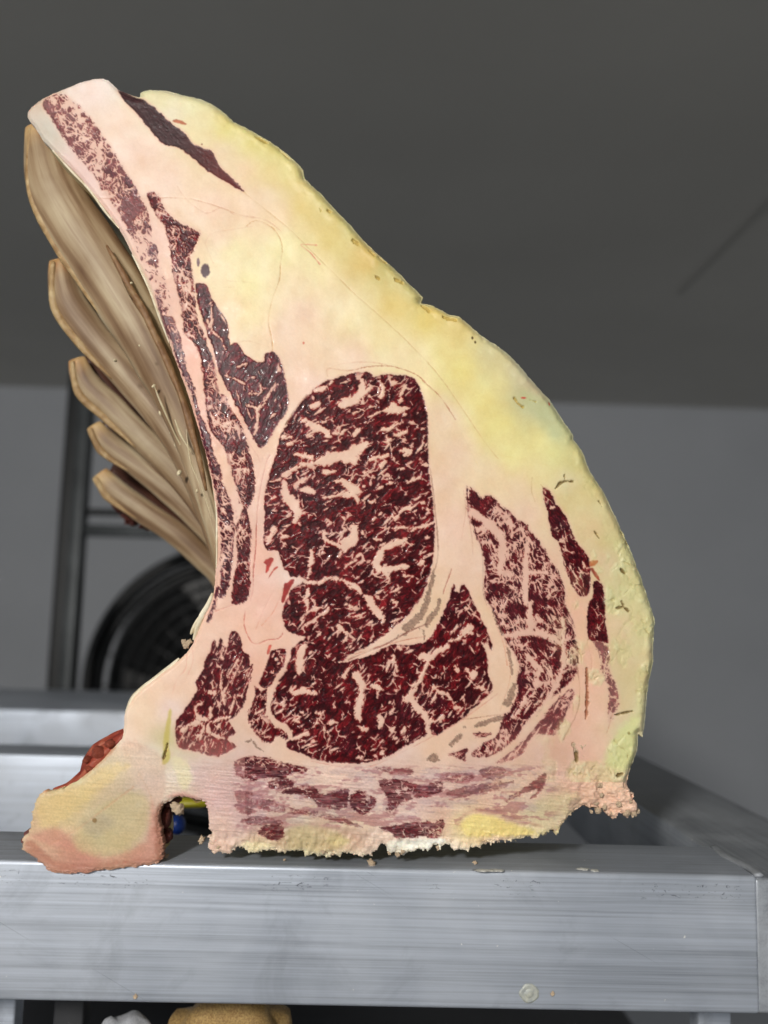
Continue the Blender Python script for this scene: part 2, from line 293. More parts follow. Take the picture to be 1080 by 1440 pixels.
GREYS = [(L3,[(305,0,10),(265,180,24),(215,350,30),(150,430,34),(60,500,36)]),(L3,[(350,270,16),(310,370,26),(260,430,30),(240,480,18)]),
 (L3,[(170,500,8),(210,520,8),(220,590,8)]),(E6,[(620,950,14),(600,980,10)]),(E6,[(700,940,14),(660,930,14)]),
 (CV,[(180,90,6),(240,230,10),(280,310,12)]),(CV,[(320,420,12),(345,520,13),(360,640,14)]),(CV,[(375,740,22),(350,820,34),(320,890,34)]),
 (CR,[(315,180,16),(400,150,18),(475,130,14)]),(CR,[(155,300,16),(185,265,18),(220,240,14)]),(CR,[(30,380,12),(60,370,12),(50,400,16)]),(CR,[(10,390,8),(80,400,9)]),
 (CR,[(245,190,12),(247,192,10)]),(L1,[(5,980,5),(90,970,7),(130,1020,9),(180,1055,6)])]

# thin seams: width in face units, colour, strength
SEAMS = [
 ([(138,279),(200,279),(270,280),(340,303),(360,306)], .8, (190,130,95), .5),
 ([(250,262),(262,280),(290,300),(312,292),(330,302),(345,303),(375,310),(395,325)], .8, (200,140,110), .45),
 ([(340,268),(380,300),(410,325),(440,355),(470,385),(500,415),(540,450),(580,488),(610,520),(640,560),(680,620),(700,645)], .9, (205,165,110), .55),
 ([(345,320),(360,310),(385,322),(397,345),(395,370),(393,395),(384,420),(378,450),(383,480),(384,495)], .9, (190,130,70), .55),
 ([(334,483),(350,480),(378,488)], .7, (205,160,120), .4),
 ([(300,370),(292,350),(290,340),(300,328),(330,322),(355,318)], .8, (215,160,130), .45),
 ([(445,345),(428,344),(424,346),(437,356),(450,372)], 1.0, (210,90,80), .6),
 ([(461,530),(460,524),(463,518),(490,522),(520,516),(552,516),(585,527),(600,541),(620,560),(640,590)], .9, (175,105,75), .75),
 ([(462,520),(480,512),(520,510),(545,514)], .8, (210,150,120), .5),
 ([(402,598),(412,582),(420,570),(432,556)], 1.3, (105,60,40), .85),
 ([(380,640),(375,650),(368,680),(363,710),(361,740),(360,770),(357,800),(356,830),(352,845)], 1.0, (165,70,60), .75),
 ([(372,640),(365,660),(358,700)], .7, (215,140,125), .5),
 ([(340,600),(352,625),(362,640),(366,650)], .9, (190,110,95), .55),
 ([(345,860),(344,880),(352,900),(362,906),(376,900),(392,898),(398,890)], 1.0, (190,90,80), .7),
 ([(360,885),(375,850),(385,830)], .8, (215,130,110), .5), ([(368,880),(385,860),(396,835)], .8, (220,120,90), .5),
 ([(303,860),(325,852),(345,845),(352,840)], .8, (210,130,115), .5),
 ([(605,660),(609,690),(612,720),(615,750),(616,780),(612,800)], 1.2, (135,90,75), .7),
 ([(660,733),(664,760),(665,780)], .8, (180,120,100), .6), ([(677,770),(679,800),(679,830),(684,850)], .9, (130,95,80), .6),
 ([(635,800),(631,812),(626,825),(623,835)], .9, (150,60,50), .6),
 ([(700,845),(695,850),(703,875),(710,900),(716,930),(717,955),(708,985),(703,1000)], .8, (200,130,100), .5),
 ([(697,878),(708,905),(713,935)], 1.0, (215,140,110), .6),
 ([(560,930),(590,910),(540,915),(520,925)], .7, (200,110,90), .5),
 ([(490,928),(520,915),(545,905),(575,888),(600,878)], 1.3, (120,65,55), .8),
 ([(500,920),(530,910),(570,900),(598,895)], .9, (185,100,80), .6),
 ([(438,1070),(480,1078),(520,1078),(560,1060),(600,1040),(650,1012),(700,975)], .9, (200,120,105), .5),
 ([(640,1012),(665,1010),(700,1005),(712,1004)], .8, (150,95,75), .6),
 ([(836,905),(830,890),(826,905),(832,930),(829,960),(827,985),(823,1010)], 1.0, (200,140,115), .5),
 ([(812,940),(815,970),(812,1000),(800,1025),(792,1040)], 1.0, (150,95,75), .6),
 ([(700,1009),(715,1015),(722,1022)], .8, (230,200,190), .6),
 ([(175,1050),(200,1090),(215,1120)], 1.2, (205,170,130), .25),
 ([(65,1190),(110,1165),(150,1135),(190,1105)], 1.6, (215,160,125), .4),
 ([(263,920),(262,940),(250,955),(244,975)], .8, (225,150,130), .5), ([(270,910),(272,930),(262,955)], .8, (225,150,130), .45),
 ([(700,640),(745,648),(770,655)], .7, (225,205,140), .4), ([(748,672),(747,690),(752,705)], .8, (190,150,105), .55),
 ([(760,682),(765,688)], .8, (170,110,80), .6),
 ([(858,975),(862,1000),(853,1030)], .8, (200,140,110), .5),
 ([(650,610),(665,640),(672,655)], .7, (235,205,150), .5), ([(652,690),(655,715),(652,740),(648,760)], .8, (205,150,125), .5),
 ([(320,395),(360,398)], .6, (215,175,130), .35), ([(300,405),(330,404)], .6, (215,175,130), .4)]

# soft fat colours at scattered places (x, y, r, g, b)
FATCOL = [(45,150,205,185,160),(60,180,200,190,170),(150,115,232,218,205),(130,130,236,212,195),(170,170,238,212,188),(200,215,235,205,180),(120,240,225,195,185),(230,250,236,208,182),
 (165,300,226,190,172),(215,340,226,182,165),(235,420,226,176,158),(265,500,228,170,150),(300,600,228,170,150),(310,660,232,185,155),(330,720,228,180,160),(320,790,226,178,160),
 (200,124,222,218,160),(230,140,226,216,160),(240,165,228,214,175),(270,185,232,218,160),(280,140,224,216,150),(320,180,226,216,140),(310,215,232,210,170),(340,240,234,206,160),(360,200,220,208,128),(390,215,216,206,128),(380,240,226,205,140),(370,280,232,206,165),(410,240,222,206,128),(430,290,226,204,130),(450,275,208,198,128),
 (470,330,222,198,116),(490,320,205,195,125),(520,370,222,192,112),(540,375,200,190,120),(560,430,226,200,118),(580,410,205,196,130),(600,450,228,206,118),(640,460,224,204,130),
 (300,290,236,206,175),(350,290,236,206,170),(390,300,236,208,160),(440,380,238,224,160),(400,350,238,228,160),(330,350,238,226,165),(310,390,238,220,170),(350,400,240,230,160),(350,440,240,224,160),(330,440,238,212,168),
 (310,330,234,206,170),(420,400,238,216,168),(430,440,236,204,170),(470,430,238,220,168),(400,470,236,206,172),(420,500,234,204,172),(360,490,238,214,172),(450,490,236,210,170),(500,450,238,222,160),(540,480,238,222,155),(560,500,238,218,160),(500,500,236,206,172),(430,540,234,200,172),
 (590,510,238,218,155),(620,500,236,220,130),(650,520,234,220,120),(680,560,234,220,122),(700,600,236,224,128),(720,640,236,224,132),(760,620,234,222,130),(690,500,214,204,140),(730,520,208,200,150),(740,560,190,190,130),(770,580,185,185,130),(790,610,200,200,130),
 (700,540,226,212,130),(750,545,205,190,150),(780,640,226,220,130),(760,670,232,216,145),(620,590,234,206,165),(640,640,232,202,165),(620,680,232,200,165),(690,670,234,208,160),(730,690,234,206,160),(640,740,232,196,165),(630,790,230,190,160),(660,800,230,190,165),
 (630,860,228,190,155),(560,900,230,190,165),(810,650,204,204,120),(830,680,204,202,125),(810,700,214,206,135),(850,720,206,204,135),(800,680,226,212,160),(830,740,220,206,150),(860,760,204,204,135),(880,790,205,208,140),(850,790,216,202,155),(870,840,208,212,150),
 (900,850,212,214,150),(915,880,210,205,135),(900,900,214,216,150),(870,890,222,205,160),(870,930,214,200,150),(890,960,208,205,145),(910,950,210,206,140),(900,1000,208,212,150),(870,1000,216,204,158),(880,1030,212,214,155),(870,1070,214,214,150),(840,1050,228,198,165),(845,1000,232,200,170),(835,960,230,195,165),
 (740,720,232,200,168),(780,790,230,196,165),(810,860,228,188,160),(818,920,226,182,155),(810,1010,222,180,155),(820,1060,225,190,165),(785,1060,215,170,150),(700,920,230,190,160),(690,1000,230,190,160),(620,1050,230,190,165),(480,1085,230,190,170),(400,1060,226,192,162),
 (370,700,232,186,165),(365,780,232,178,160),(370,850,232,180,160),(330,870,232,182,158),(300,890,232,188,165),(390,1000,226,186,165),(370,910,232,184,162),(350,940,228,172,150),(410,790,230,205,190),
 (250,960,234,192,165),(220,970,238,205,170),(200,1000,240,212,175),(230,930,232,190,160),(240,1000,232,205,190),(190,1030,238,210,180),(215,1060,226,210,185),(235,1040,205,192,130),
 (160,1080,216,205,160),(120,1120,216,205,145),(80,1130,220,200,140),(60,1150,215,190,140),(100,1150,220,210,150),(150,1140,205,195,160),(140,1170,205,198,150),(180,1130,205,198,170),(200,1170,210,196,160),(180,1190,205,195,150),(100,1190,205,150,130),(70,1190,212,170,140),(120,1210,200,140,120),(200,1205,210,160,140),(225,1170,205,150,140),(220,1100,220,200,180),
 (245,1070,222,205,170),(260,1080,215,200,185),(250,1100,222,205,180),(280,1090,212,178,168),(300,1120,215,170,165),(310,1160,220,180,165),(310,1190,228,195,170),(350,1100,210,175,165),(330,1130,205,170,165),(360,1190,215,190,140),(350,1150,200,165,160),
 (420,1120,215,185,170),(450,1150,205,175,150),(430,1180,190,185,130),(470,1180,210,200,150),(500,1180,222,195,160),(500,1110,215,185,172),(560,1100,220,190,175),(560,1150,220,180,165),(540,1190,225,195,170),(600,1120,215,180,168),(620,1150,215,172,155),(660,1100,205,165,160),
 (690,1130,218,176,155),(650,1165,238,216,130),(690,1165,236,214,135),(620,1175,228,185,150),(730,1170,228,206,140),(760,1165,222,206,150),(600,1190,244,240,225),(640,1190,242,225,200),(570,1195,242,238,220),(700,1185,235,205,180),(740,1130,210,180,150),(780,1120,212,185,150),(790,1150,215,195,150),
 (760,1090,215,170,150),(810,1100,222,190,165),(830,1130,222,195,165),(860,1120,230,202,174),(885,1120,230,204,174),(870,1135,230,204,174),(860,1100,228,205,165),(800,1080,222,180,160)]
FAT_SPOTS = [(289,381,6,9,(74,44,50)),(279,369,2,6,(110,80,85)),(736,560,4,1.2,(196,90,70)),(773,567,1.5,3,(200,100,76)),(664,476,1.5,2,(90,70,30)),(668,482,1.2,2,(90,70,30)),
 (427,483,1.5,2,(215,130,105)),(284,203,1,1,(120,40,30)),(137,1151,3,3,(150,125,80)),(884,1031,2,2,(160,150,90)),(382,750,0.1,0.1,(200,60,50))]

PATCHES = [  # soft-edged areas of another tissue: outline, colour, strength, softness, wobble
 (Z(*CR,[(215,800),(250,755),(330,738),(420,755),(500,785),(600,815),(690,845),(700,870),(600,885),(480,880),(300,885),(235,860)]), (240,218,138), .85, 5, 5),
 (Z(*CR,[(700,840),(760,850),(850,820),(900,790),(940,740),(900,850),(820,880),(720,890)]), (226,212,150), .7, 6, 6),
 (Z(*CB,[(415,455),(470,435),(560,440),(650,470),(690,500),(640,540),(560,550),(480,560),(420,540)]), (208,192,146), .6, 6, 6),
 (Z(*CB,[(590,480),(660,490),(680,510),(620,530),(590,510)]), (228,218,160), .6, 4, 4),
 (Z(*CB,[(860,500),(960,497),(1080,492),(1080,545),(980,560),(870,575),(840,540)]), (244,240,224), .9, 3, 4),
 (Z(*CR,[(0,890),(110,895),(110,940),(0,975)]), (246,242,228), .9, 3, 3),
 (Z(*CB,[(240,505),(330,510),(350,560),(230,560),(190,540)]), (236,222,175), .7, 4, 5),
 (Z(*CB,[(400,410),(470,410),(560,420),(700,440),(800,470),(730,500),(600,450),(500,430),(410,450)]), (196,160,142), .55, 5, 4),
 (Z(*CR,[(205,760),(240,725),(330,700),(440,705),(540,750),(700,800),(730,830),(600,795),(440,740),(330,725),(240,760),(190,830)]), (196,152,128), .6, 4, 3),
 (Z(*CR,[(720,640),(820,620),(940,600),(960,680),(880,760),(780,790),(700,780),(600,760),(640,690)]), (205,188,150), .75, 8, 8),
 (Z(*CR,[(890,680),(920,640),(960,650),(950,700),(900,720)]), (185,150,135), .6, 5, 5),
 ([(62,1118),(110,1103),(150,1075),(185,1075),(150,1105),(110,1140),(70,1165),(55,1150)], (226,208,148), .7, 8, 8),
 ([(110,1160),(150,1125),(200,1110),(215,1140),(200,1180),(150,1202),(110,1190)], (206,198,148), .6, 10, 8),
 ([(118,1150),(150,1140),(165,1155),(140,1175),(120,1165)], (180,172,150), .5, 8, 6),
 ([(45,1175),(80,1160),(105,1180),(120,1208),(170,1212),(220,1205),(225,1160),(214,1120),(205,1180),(150,1203),(115,1196),(90,1190)], (206,150,132), .55, 6, 5),
 ([(240,1062),(262,1068),(272,1095),(258,1110),(246,1085)], (226,214,174), .75, 5, 5),
 ([(231,1040),(238,1000),(243,1000),(239,1045),(241,1065),(230,1074)], (196,180,96), .8, 2.5, 2),
 ([(736,548),(775,565),(795,600),(780,620),(755,590),(735,570)], (188,190,140), .55, 10, 10),
 ([(860,1040),(885,1010),(900,1010),(895,1070),(870,1085),(850,1070)], (212,214,146), .7, 8, 6),
 ([(850,905),(868,880),(880,900),(893,960),(885,1000),(868,1000)], (216,196,150), .6, 8, 6)]

PATCHES += [([(224,1130),(232,1134),(233,1200),(222,1210),(219,1180),(218,1150)], (158,104,82), .6, 4, 6), ([(236,1118),(256,1112),(272,1118),(286,1130),(288,1140),(270,1126),(250,1122)], (206,150,138), .6, 4, 5), ([(38,1190),(50,1178),(80,1206),(130,1211),(218,1203),(222,1212),(130,1224),(70,1224)], (176,120,100), .6, 4, 5), ([(44,1160),(50,1130),(60,1116),(120,1092),(160,1058),(158,1050),(120,1084),(56,1108),(40,1140)], (196,130,96), .6, 4, 4)]

def build_face():
    n1 = fbm(XX/6, YY/6, 3, 3)-.5; n2 = fbm(XX/14, YY/14, 9, 2)-.5; n3 = fbm(XX/2.2, YY/2.2, 21, 2)-.5
    wx = (fbm(XX/18, YY/18, 41, 2)-.5)*16; wy = (fbm(XX/18, YY/18, 47, 2)-.5)*16
    wx2 = (fbm(XX/5, YY/5, 43, 2)-.5)*5; wy2 = (fbm(XX/5, YY/5, 49, 2)-.5)*5
    # outline, with its ragged lower edge
    out = full_sdf(OUTLINE, 24, 2)
    rag = sstep(1090, 1130, YY)*sstep(225, 285, XX)
    spikes = np.maximum(vnoise(XX/3.4, YY/9, 5)-.5, 0)*15*vnoise(XX/22, YY/40, 8) + np.maximum(vnoise(XX/9, YY/14, 6)-.45, 0)*13+(vnoise(XX/30, YY/60, 7)-.5)*6
    out = out + rag*(spikes-4.5) + n1*(1.5+2.5*sstep(880, 1000, XX+YY*.0)*.3) + n3*.8 + rag*n3*4 + sstep(300, 285, XX)*sstep(1092, 1112, YY)*(n3*2.4+n1*4)
    bone0 = np.zeros(XX.shape, np.float32)
    for pts in (PATCHES[0][0], PATCHES[2][0]):
        w, s0 = poly_sdf(pts, 10, 3); bone0[w] = np.maximum(bone0[w], sstep(-8, 2, s0))
    # ---- meat field and per-muscle settings
    F = np.full(XX.shape, -12., np.float32)
    dens = np.full(XX.shape, .30, np.float32); ang = np.full(XX.shape, -35., np.float32)
    asp = np.full(XX.shape, 1., np.float32); scl = np.full(XX.shape, 1., np.float32)
    fade = np.ones(XX.shape, np.float32); dry = np.zeros(XX.shape, np.float32); lab = np.zeros(XX.shape, np.int8)
    def add(pts, d, a, s=1., f=1., dr=0., L=0, m=12):
        w, sd = poly_sdf(pts, m, 3)
        sel = sd > -5 if L < 0 else sd > F[w]
        F[w] = np.maximum(F[w], sd)
        near = (sd > -4) & (sd >= F[w]-1e-3)
        for arr, v in ((dens, d), (ang, a), (scl, s), (fade, f), (dry, dr)): arr[w][near] = v
        lab[w][(sd > 0) & (sd >= F[w]-1e-3)] = L
    add(P_EYE, .10, -36, 1., L=1); add(P_LOWER, .085, -55, .95, L=2); add(P_STRIP1, .10, -60, .8, L=3); add(P_STRIP2, .22, -70, .8, L=3)
    add(P_DARK, .02, -60, 1.3, dr=.38, L=4); add(P_BAND2, .24, 62, .62, .97, .05, L=5)
    add([(62,142),(84,132),(104,142),(126,165),(148,195),(168,228),(190,268),(208,300),(216,340),(224,372),(236,410),(245,450),(256,490),(250,500),(236,462),(222,425),(206,385),(190,345),(170,305),(150,275),(128,240),(104,212),(80,180)], .36, 58, .6, .70, .45, L=5)
    for k, p in enumerate(P_BAND1): add(p, .22 if k > 7 else .10, 60, .6, .62 if k == 0 else (.9 if k < 8 else 1), .75 if k != 9 else .4, L=5)
    add(P_INTER, .12, -66, .8, .95, .1, L=6); add(P_RIGHT, .27, 72, .62, .96, .15, L=7); add(P_DIAG, .28, -50, .6, .75, .3, L=7)
    for p in P_EDGE: add(p, .10, 65, .7, 1, .1, L=8)
    add(P_EDGE3, .35, 70, .6, .6, .5, L=8); add(P_TOP, .0, 40, .7, 1, .8, L=9)
    for k, p in enumerate(P_SMEAR): add(p, .20, -8, .7, (.6 if 4 <= k <= 6 or k == 8 or k in (12, 13, 14) else .86) if k not in (0, 3) else .96, .18, L=0)
    dens = blur(dens, 2, 1); fade = blur(fade, 1, 1); dry = blur(dry, 3, 1)
    # lower part of the rib-side muscle turns pinker
    fade *= 1-.38*sstep(1010, 1060, YY)*(XX < 345)
    fade *= 1-.30*sstep(1000, 1055, YY)*(XX > 690)
    # ---- marbling: walls of stretched fibre bundles, wide in places and closed in others
    def stretched(angdeg, s, lx, ly, sx, sy, w=1.):
        a = np.radians(angdeg).astype(np.float32); c = np.cos(a); sn = np.sin(a)
        X = XX+wx*w+wx2*w+sx; Y = YY+wy*w+wy2*w+sy
        return (X*c+Y*sn)/(lx*s), (-X*sn+Y*c)/(ly*s)
    # continuous angle regions would shear the pattern, so each distinct direction is drawn by itself
    veins = np.zeros(XX.shape, np.float32); cells = np.zeros(XX.shape, np.float32); fib = np.zeros(XX.shape, np.float32); grain = np.zeros(XX.shape, np.float32)
    t_lo = fbm(XX/26, YY/26, 77, 2); t_hi = fbm(XX/7, YY/7, 79, 2)
    for A in np.unique(ang):
        m = (ang == A) & (F > -6)
        if not m.any(): continue
        ys, xs = np.where(m); w = (slice(ys.min(), ys.max()+1), slice(xs.min(), xs.max()+1))
        g = dict(A=A)
        def st(lx, ly, sx, wv=1.):
            a = math.radians(A); c = math.cos(a); sn = math.sin(a); s = scl[w]
            X = XX[w]+(wx[w]+wx2[w])*wv+sx; Y = YY[w]+(wy[w]+wy2[w])*wv
            return (X*c+Y*sn)/(lx*s), (-X*sn+Y*c)/(ly*s)
        u, v = st(24, 10, 0); f1, e1, c1 = voronoi(u, v, 5)
        u, v = st(12, 5, 50); f2, e2, c2 = voronoi(u, v, 15)
        th1 = dens[w]*1.5*(t_lo[w]*1.5-.35)+(t_hi[w]-.5)*.42-.05
        ey = (dens[w] < .13) & (dens[w] > .07); th1 = np.where(ey, .02+(t_lo[w]-.5)*.22+(t_hi[w]-.5)*.40, th1)
        th2 = dens[w]*1.25*(t_hi[w]*1.6-.55)+(t_lo[w]-.5)*.34-.05
        tp = .35+.65*sstep(.0, .5, np.abs(u-np.floor(u)-.5)*2)      # flecks taper towards their ends
        sm = np.where(dens[w] > .13, 1., .25)
        vv = np.maximum(sstep(.05, -.05, e1-th1)*sstep(-.03, .03, th1), sstep(.06, -.06, e2-th2)*sstep(.0, .07, th2)*sm)
        u, v = st(9, 1.6, 0, .5); fb = fbm(u, v, 61, 2)
        u, v = st(4.5, 1.8, 0, .6); gg = fbm(u, v, 65, 2)
        mm = m[w]
        veins[w] = np.where(mm, vv, veins[w]); cells[w] = np.where(mm, c1*.5+c2*.5, cells[w])
        fib[w] = np.where(mm, fb, fib[w]); grain[w] = np.where(mm, gg, grain[w])
    G = np.full(XX.shape, -9., np.float32)
    for c, pts in FATS: stroke_to(G, Z(*c, pts), 6)
    # loose flecks of fat lying along the grain
    rs = np.random.RandomState(5); K = np.full(XX.shape, -9., np.float32)
    iF = lambda x, y: F[int(y)-GY0, int(x)-GX0]
    for n, (x0, y0, x1, y1), angf, lmin, lmax, wmin, wmax, thr in (
        (170, (370, 520, 614, 930), lambda x, y: -34+14*math.sin(x/40+y/70), 3, 11, .8, 2.3, .40),
        (90, (345, 895, 560, 1075), lambda x, y: -38+max(0, 1010-y)*-.1+max(0, y-1020)*.5, 3, 10, .8, 2.1, .40),
        (80, (540, 820, 696, 1060), lambda x, y: -62, 3, 10, .8, 2.2, .40),
        (300, (655, 684, 815, 1066), lambda x, y: 78-(y-700)*.10 if y < 960 else -58, 4, 13, .7, 1.7, .30),
        (150, (248, 888, 360, 1060), lambda x, y: -64, 4, 14, .3, .8, .40),
        (160, (200, 270, 360, 855), lambda x, y: 66, 4, 13, .4, 1.3, .36),
        (90, (762, 686, 870, 1018), lambda x, y: 66, 2, 7, .4, 1.2, .40)):
        for _ in range(n):
            x = rs.uniform(x0, x1); y = rs.uniform(y0, y1)
            q = rs.rand(6)
            if not (GY0 < y < GY1 and GX0 < x < GX1) or iF(x, y) < 1 or t_lo[int(y)-GY0, int(x)-GX0] < thr*1.0+.05*q[5]: continue
            a = math.radians(angf(x, y)+(q[0]-.5)*24); L_ = lmin+(lmax-lmin)*q[1]**2; r_ = wmin+(wmax-wmin)*q[2]**1.6; bend = (q[3]-.5)*L_*.6
            dx, dy = math.cos(a)*L_, math.sin(a)*L_
            stroke_to(K, [(x-dx, y-dy, .1), (x-dy*.12*bend/3, y+dx*.12*bend/3, r_), (x+dx, y+dy, .1)], 2.5, 2)
    fleck = sstep(-.75, .55, K+n3*1.6+n1*.8)
    edge_n = n1*5.0 + n3*2.2 + (fib-.5)*5
    topdark = (lab == 9)
    Fm = F + np.where(topdark, n1*3, n1*4+n3*2+(fib-.5)*4.5*(dens > .15))
    meat = sstep(-.7, .7, Fm)
    gfat = sstep(-.9, .9, G+edge_n)*(F > -2)
    vein_ok = np.where(topdark, 0, 1)
    # the rim of each muscle is leaner
    veins = veins*vein_ok*(1-.35*sstep(5, 1, F)*(dens < .3))
    veins = np.clip(veins*np.where((lab == 7) | (lab == 5) | (lab == 0), .95, .92), 0, 1)
    lean = meat*(1-gfat)*(1-veins)*(1-fleck*(lab != 9))
    lean = lean*.85+blur(lean, 1, 1)*.15
    # ---- colours (display sRGB of the bare stuff)
    P = np.array(FATCOL, np.float32)
    sx = XX[::8, ::8]+wx[::8, ::8]*.4; sy = YY[::8, ::8]+wy[::8, ::8]*.4
    pk = (P[:, 2]-P[:, 3] > 36) & (P[:, 1] > 0); P[pk, 3] += 6
    gs = P[:, 0] > 800; P[gs, 2] += 4; P[gs, 3] -= 8; P[gs, 4] -= 10
    P[:, 4] += np.where((P[:, 4] < 142) & (P[:, 1] < 500), .08, .24)*(P[:, 3]-P[:, 4])
    num = np.zeros(sx.shape+(3,), np.float32); den = np.zeros(sx.shape, np.float32)
    for x, y, r, g, b in P:
        wgt = 1/(((sx-x)**2+(sy-y)**2)+220)**1.7
        num += wgt[..., None]*np.array([r, g, b]); den += wgt
    small = num/den[..., None]
    yi = np.clip((YY-GY0)/8, 0, small.shape[0]-1.001); xi = np.clip((XX-GX0)/8, 0, small.shape[1]-1.001)
    y0 = yi.astype(int); x0 = xi.astype(int); fy = (yi-y0)[..., None]; fx = (xi-x0)[..., None]
    fat = (small[y0, x0]*(1-fx)+small[y0, x0+1]*fx)*(1-fy)+(small[y0+1, x0]*(1-fx)+small[y0+1, x0+1]*fx)*fy
    mott = (fbm(XX/34, YY/34, 90, 3)-.5)[..., None]*np.array([8, 16, 26])+(fbm(XX/9, YY/9, 95, 3)-.5)[..., None]*np.array([4, 8, 10]) + n3[..., None]*np.array([5, 6, 6])
    fat = fat+mott
    for pts, c, st, sf, wob in PATCHES:
        w, sd_ = poly_sdf(pts, 14, 3)
        m1 = (sstep(-sf*.6, sf, sd_+n1[w]*wob+n3[w]*wob*.4)*st)[..., None]
        fat[w] = fat[w]*(1-m1)+(np.array(c)+mott[w]*.6)*m1
    # fat inside the meat is paler and a little rosy
    inm = sstep(-6, 6, blur(F, 2, 1))
    pale = np.array([226, 188, 168]) + (n2*26)[..., None]*np.array([.5, .8, .8])
    k = (inm*.8)[..., None]; smear_zone = sstep(1068, 1085, YY)[..., None]; k = k*(1-smear_zone)
    fat = fat*(1-k)+pale*k
    k7 = (blur(((lab == 7)).astype(np.float32), 3, 2)*.5)[..., None]; fat = fat*(1-k7)+np.array([218, 174, 158])*k7
    # pinkish halo of thin fat beside lean
    lb = blur(lean, 2, 2); halo = np.clip(lb*1.6, 0, 1)[..., None]*(1-.5*smear_zone)
    halo = halo*(.8+.8*blur(fleck, 1, 1)[..., None]*0)
    fat = fat*(1-halo*.30)+np.array([196, 118, 104])*halo*.34
    # lean colour
    dk = np.array([56., 8., 14.]); rd = np.array([100., 16., 22.]); pu = np.array([74., 32., 44.]); br = np.array([140., 36., 27.])
    a1 = np.clip((cells-.5)*1.3+(t_hi-.5)*1.4+.42, 0, 1)[..., None]
    base = dk*(1-a1)+rd*a1
    thin = np.clip(blur(gfat*(F > 3)+.35*veins, 2, 2)*2.0-.12, 0, 1)[..., None]*(1-dry[..., None]*.6)
    base = base*(1-thin*.62)+br*thin*.62
    d3 = np.clip(dry*1.1*(.55+fbm(XX/8, YY/8, 33, 2)*.9), 0, 1)[..., None]
    base = base*(1-d3)+pu*d3
    # purple-grey dry bloom drifting over the eye
    bl = sstep(.56, .74, fbm(XX/45, YY/30, 101, 3))[..., None]*.42*(lab[..., None] < 9)
    base = base*(1-bl)+np.array([64, 24, 34])*bl
    gl = ((grain-.5)*2)[..., None]
    base = base*(1+gl*.5)+np.clip(grain-.64, 0, 1)[..., None]*np.array([90, 50, 52])*(.5+d3)
    base = base+np.clip(fib-.70, 0, 1)[..., None]*np.array([180, 90, 80])
    td = topdark[..., None]
    base = np.where(td, np.array([62., 40., 42.])*(.75+.6*grain[..., None])+np.clip(XX[..., None]-250, 0, 60)*np.array([.5, -.05, -.1]), base)
    L = (lean*fade)[..., None]
    # smeared saw dust over the lowest band
    sd = fbm(XX/16+wy/30, YY/1.8, 201, 3)
    L = L*(1-.32*smear_zone*sstep(.42, .62, sd)[..., None])
    col = fat*(1-L)+base*L
    bz = sstep(1072, 1084, YY)*sstep(1172, 1158, YY)*sstep(322, 340, XX)*sstep(800, 760, XX)*(1-bone0)
    p1 = fbm(XX/26+wx*.03, YY/8+XX*.004, 221, 3); p2 = fbm(XX/5, YY/3, 223, 2)
    pm = (bz*sstep(.54, .66, p1+(p2-.5)*.3)*.42*(1-L[..., 0]))[..., None]
    col = col*(1-pm)+np.array([142, 72, 80])*pm
    pm = (bz*sstep(.56, .68, fbm(XX/30, YY/7, 231, 3)+(p2-.5)*.2)*.22)[..., None]
    col = col*(1-pm)+np.array([160, 140, 152])*pm
    # grey blots
    gr = np.full(XX.shape, -9., np.float32)
    for c, pts in GREYS: stroke_to(gr, Z(*c, pts), 5)
    gm = (sstep(-1., .6, gr+n1*5+n3*4-.6)*.72)[..., None]
    col = col*(1-gm)+(np.array([128, 98, 82])*(.75+.55*vnoise(XX/1.7, YY/1.7, 301)[..., None]))*gm
    # seams
    seamh = np.zeros(XX.shape, np.float32)
    for pts, wd, c, s in SEAMS:
        S = np.full(XX.shape, -9., np.float32)
        jit = Z(0, 0, 1, [(p[0], p[1], wd) for p in pts]); stroke_to(S, jit, 4)
        m1 = sstep(-.75, .35, S-.35+n3*1.6)*(.25+1.3*t_hi)
        m1 = np.clip(m1, 0, 1)*s*.8*(1-lean)*(.35+.65*sstep(.35, .6, t_lo))
        col = col*(1-m1[..., None])+np.array(c)*m1[..., None]
        seamh -= m1
    for x, y, rx, ry, c in FAT_SPOTS:
        m1 = sstep(1.25, .8, np.hypot((XX-x)/rx, (YY-y)/ry)+n3*.3)[..., None]
        col = col*(1-m1)+np.array(c)*m1
    # red bits in the pale tissue
    for c, pts, cc in ((E5, [(85,160),(150,110),(195,125),(160,190),(130,260),(105,270),(110,190)], (165,35,28)), (E5, [(240,210),(200,250),(135,340),(150,300),(200,230)], (170,50,35)),
                       (E5, [(400,345),(420,360),(370,440),(320,560),(290,600),(280,560),(310,400),(340,385)], (150,30,26)),
                       (C1, [(655,244),(680,238),(708,255),(690,258)], (176,96,62)), (CE, [(325,490),(370,490),(350,515),(325,520)], (200,110,60)), (CE, [(330,530),(350,540),(385,600),(365,590),(340,560)], (150,60,40)),
                       (L1, [(230,165),(255,170),(230,230),(213,235)], (190,80,66))):
        w, sdd = poly_sdf(Z(*c, pts), 6, 3)
        m1 = (sstep(-1, 1, sdd+n1[w]*2.5)*.92)[..., None]
        col[w] = col[w]*(1-m1)+np.array(cc)*(.8+.5*grain[w][..., None]*0+.4*t_hi[w][..., None])*m1
    # rind: pale translucent outer skin with pockets
    rind = sstep(5.5, 1.2, out)*(YY < 1080)*sstep(150, 230, XX)*sstep(300, 180, YY-XX*1.0+0*XX)
    col = col*(1-.42*rind[..., None])+np.array([206, 204, 178])*.42*rind[..., None]
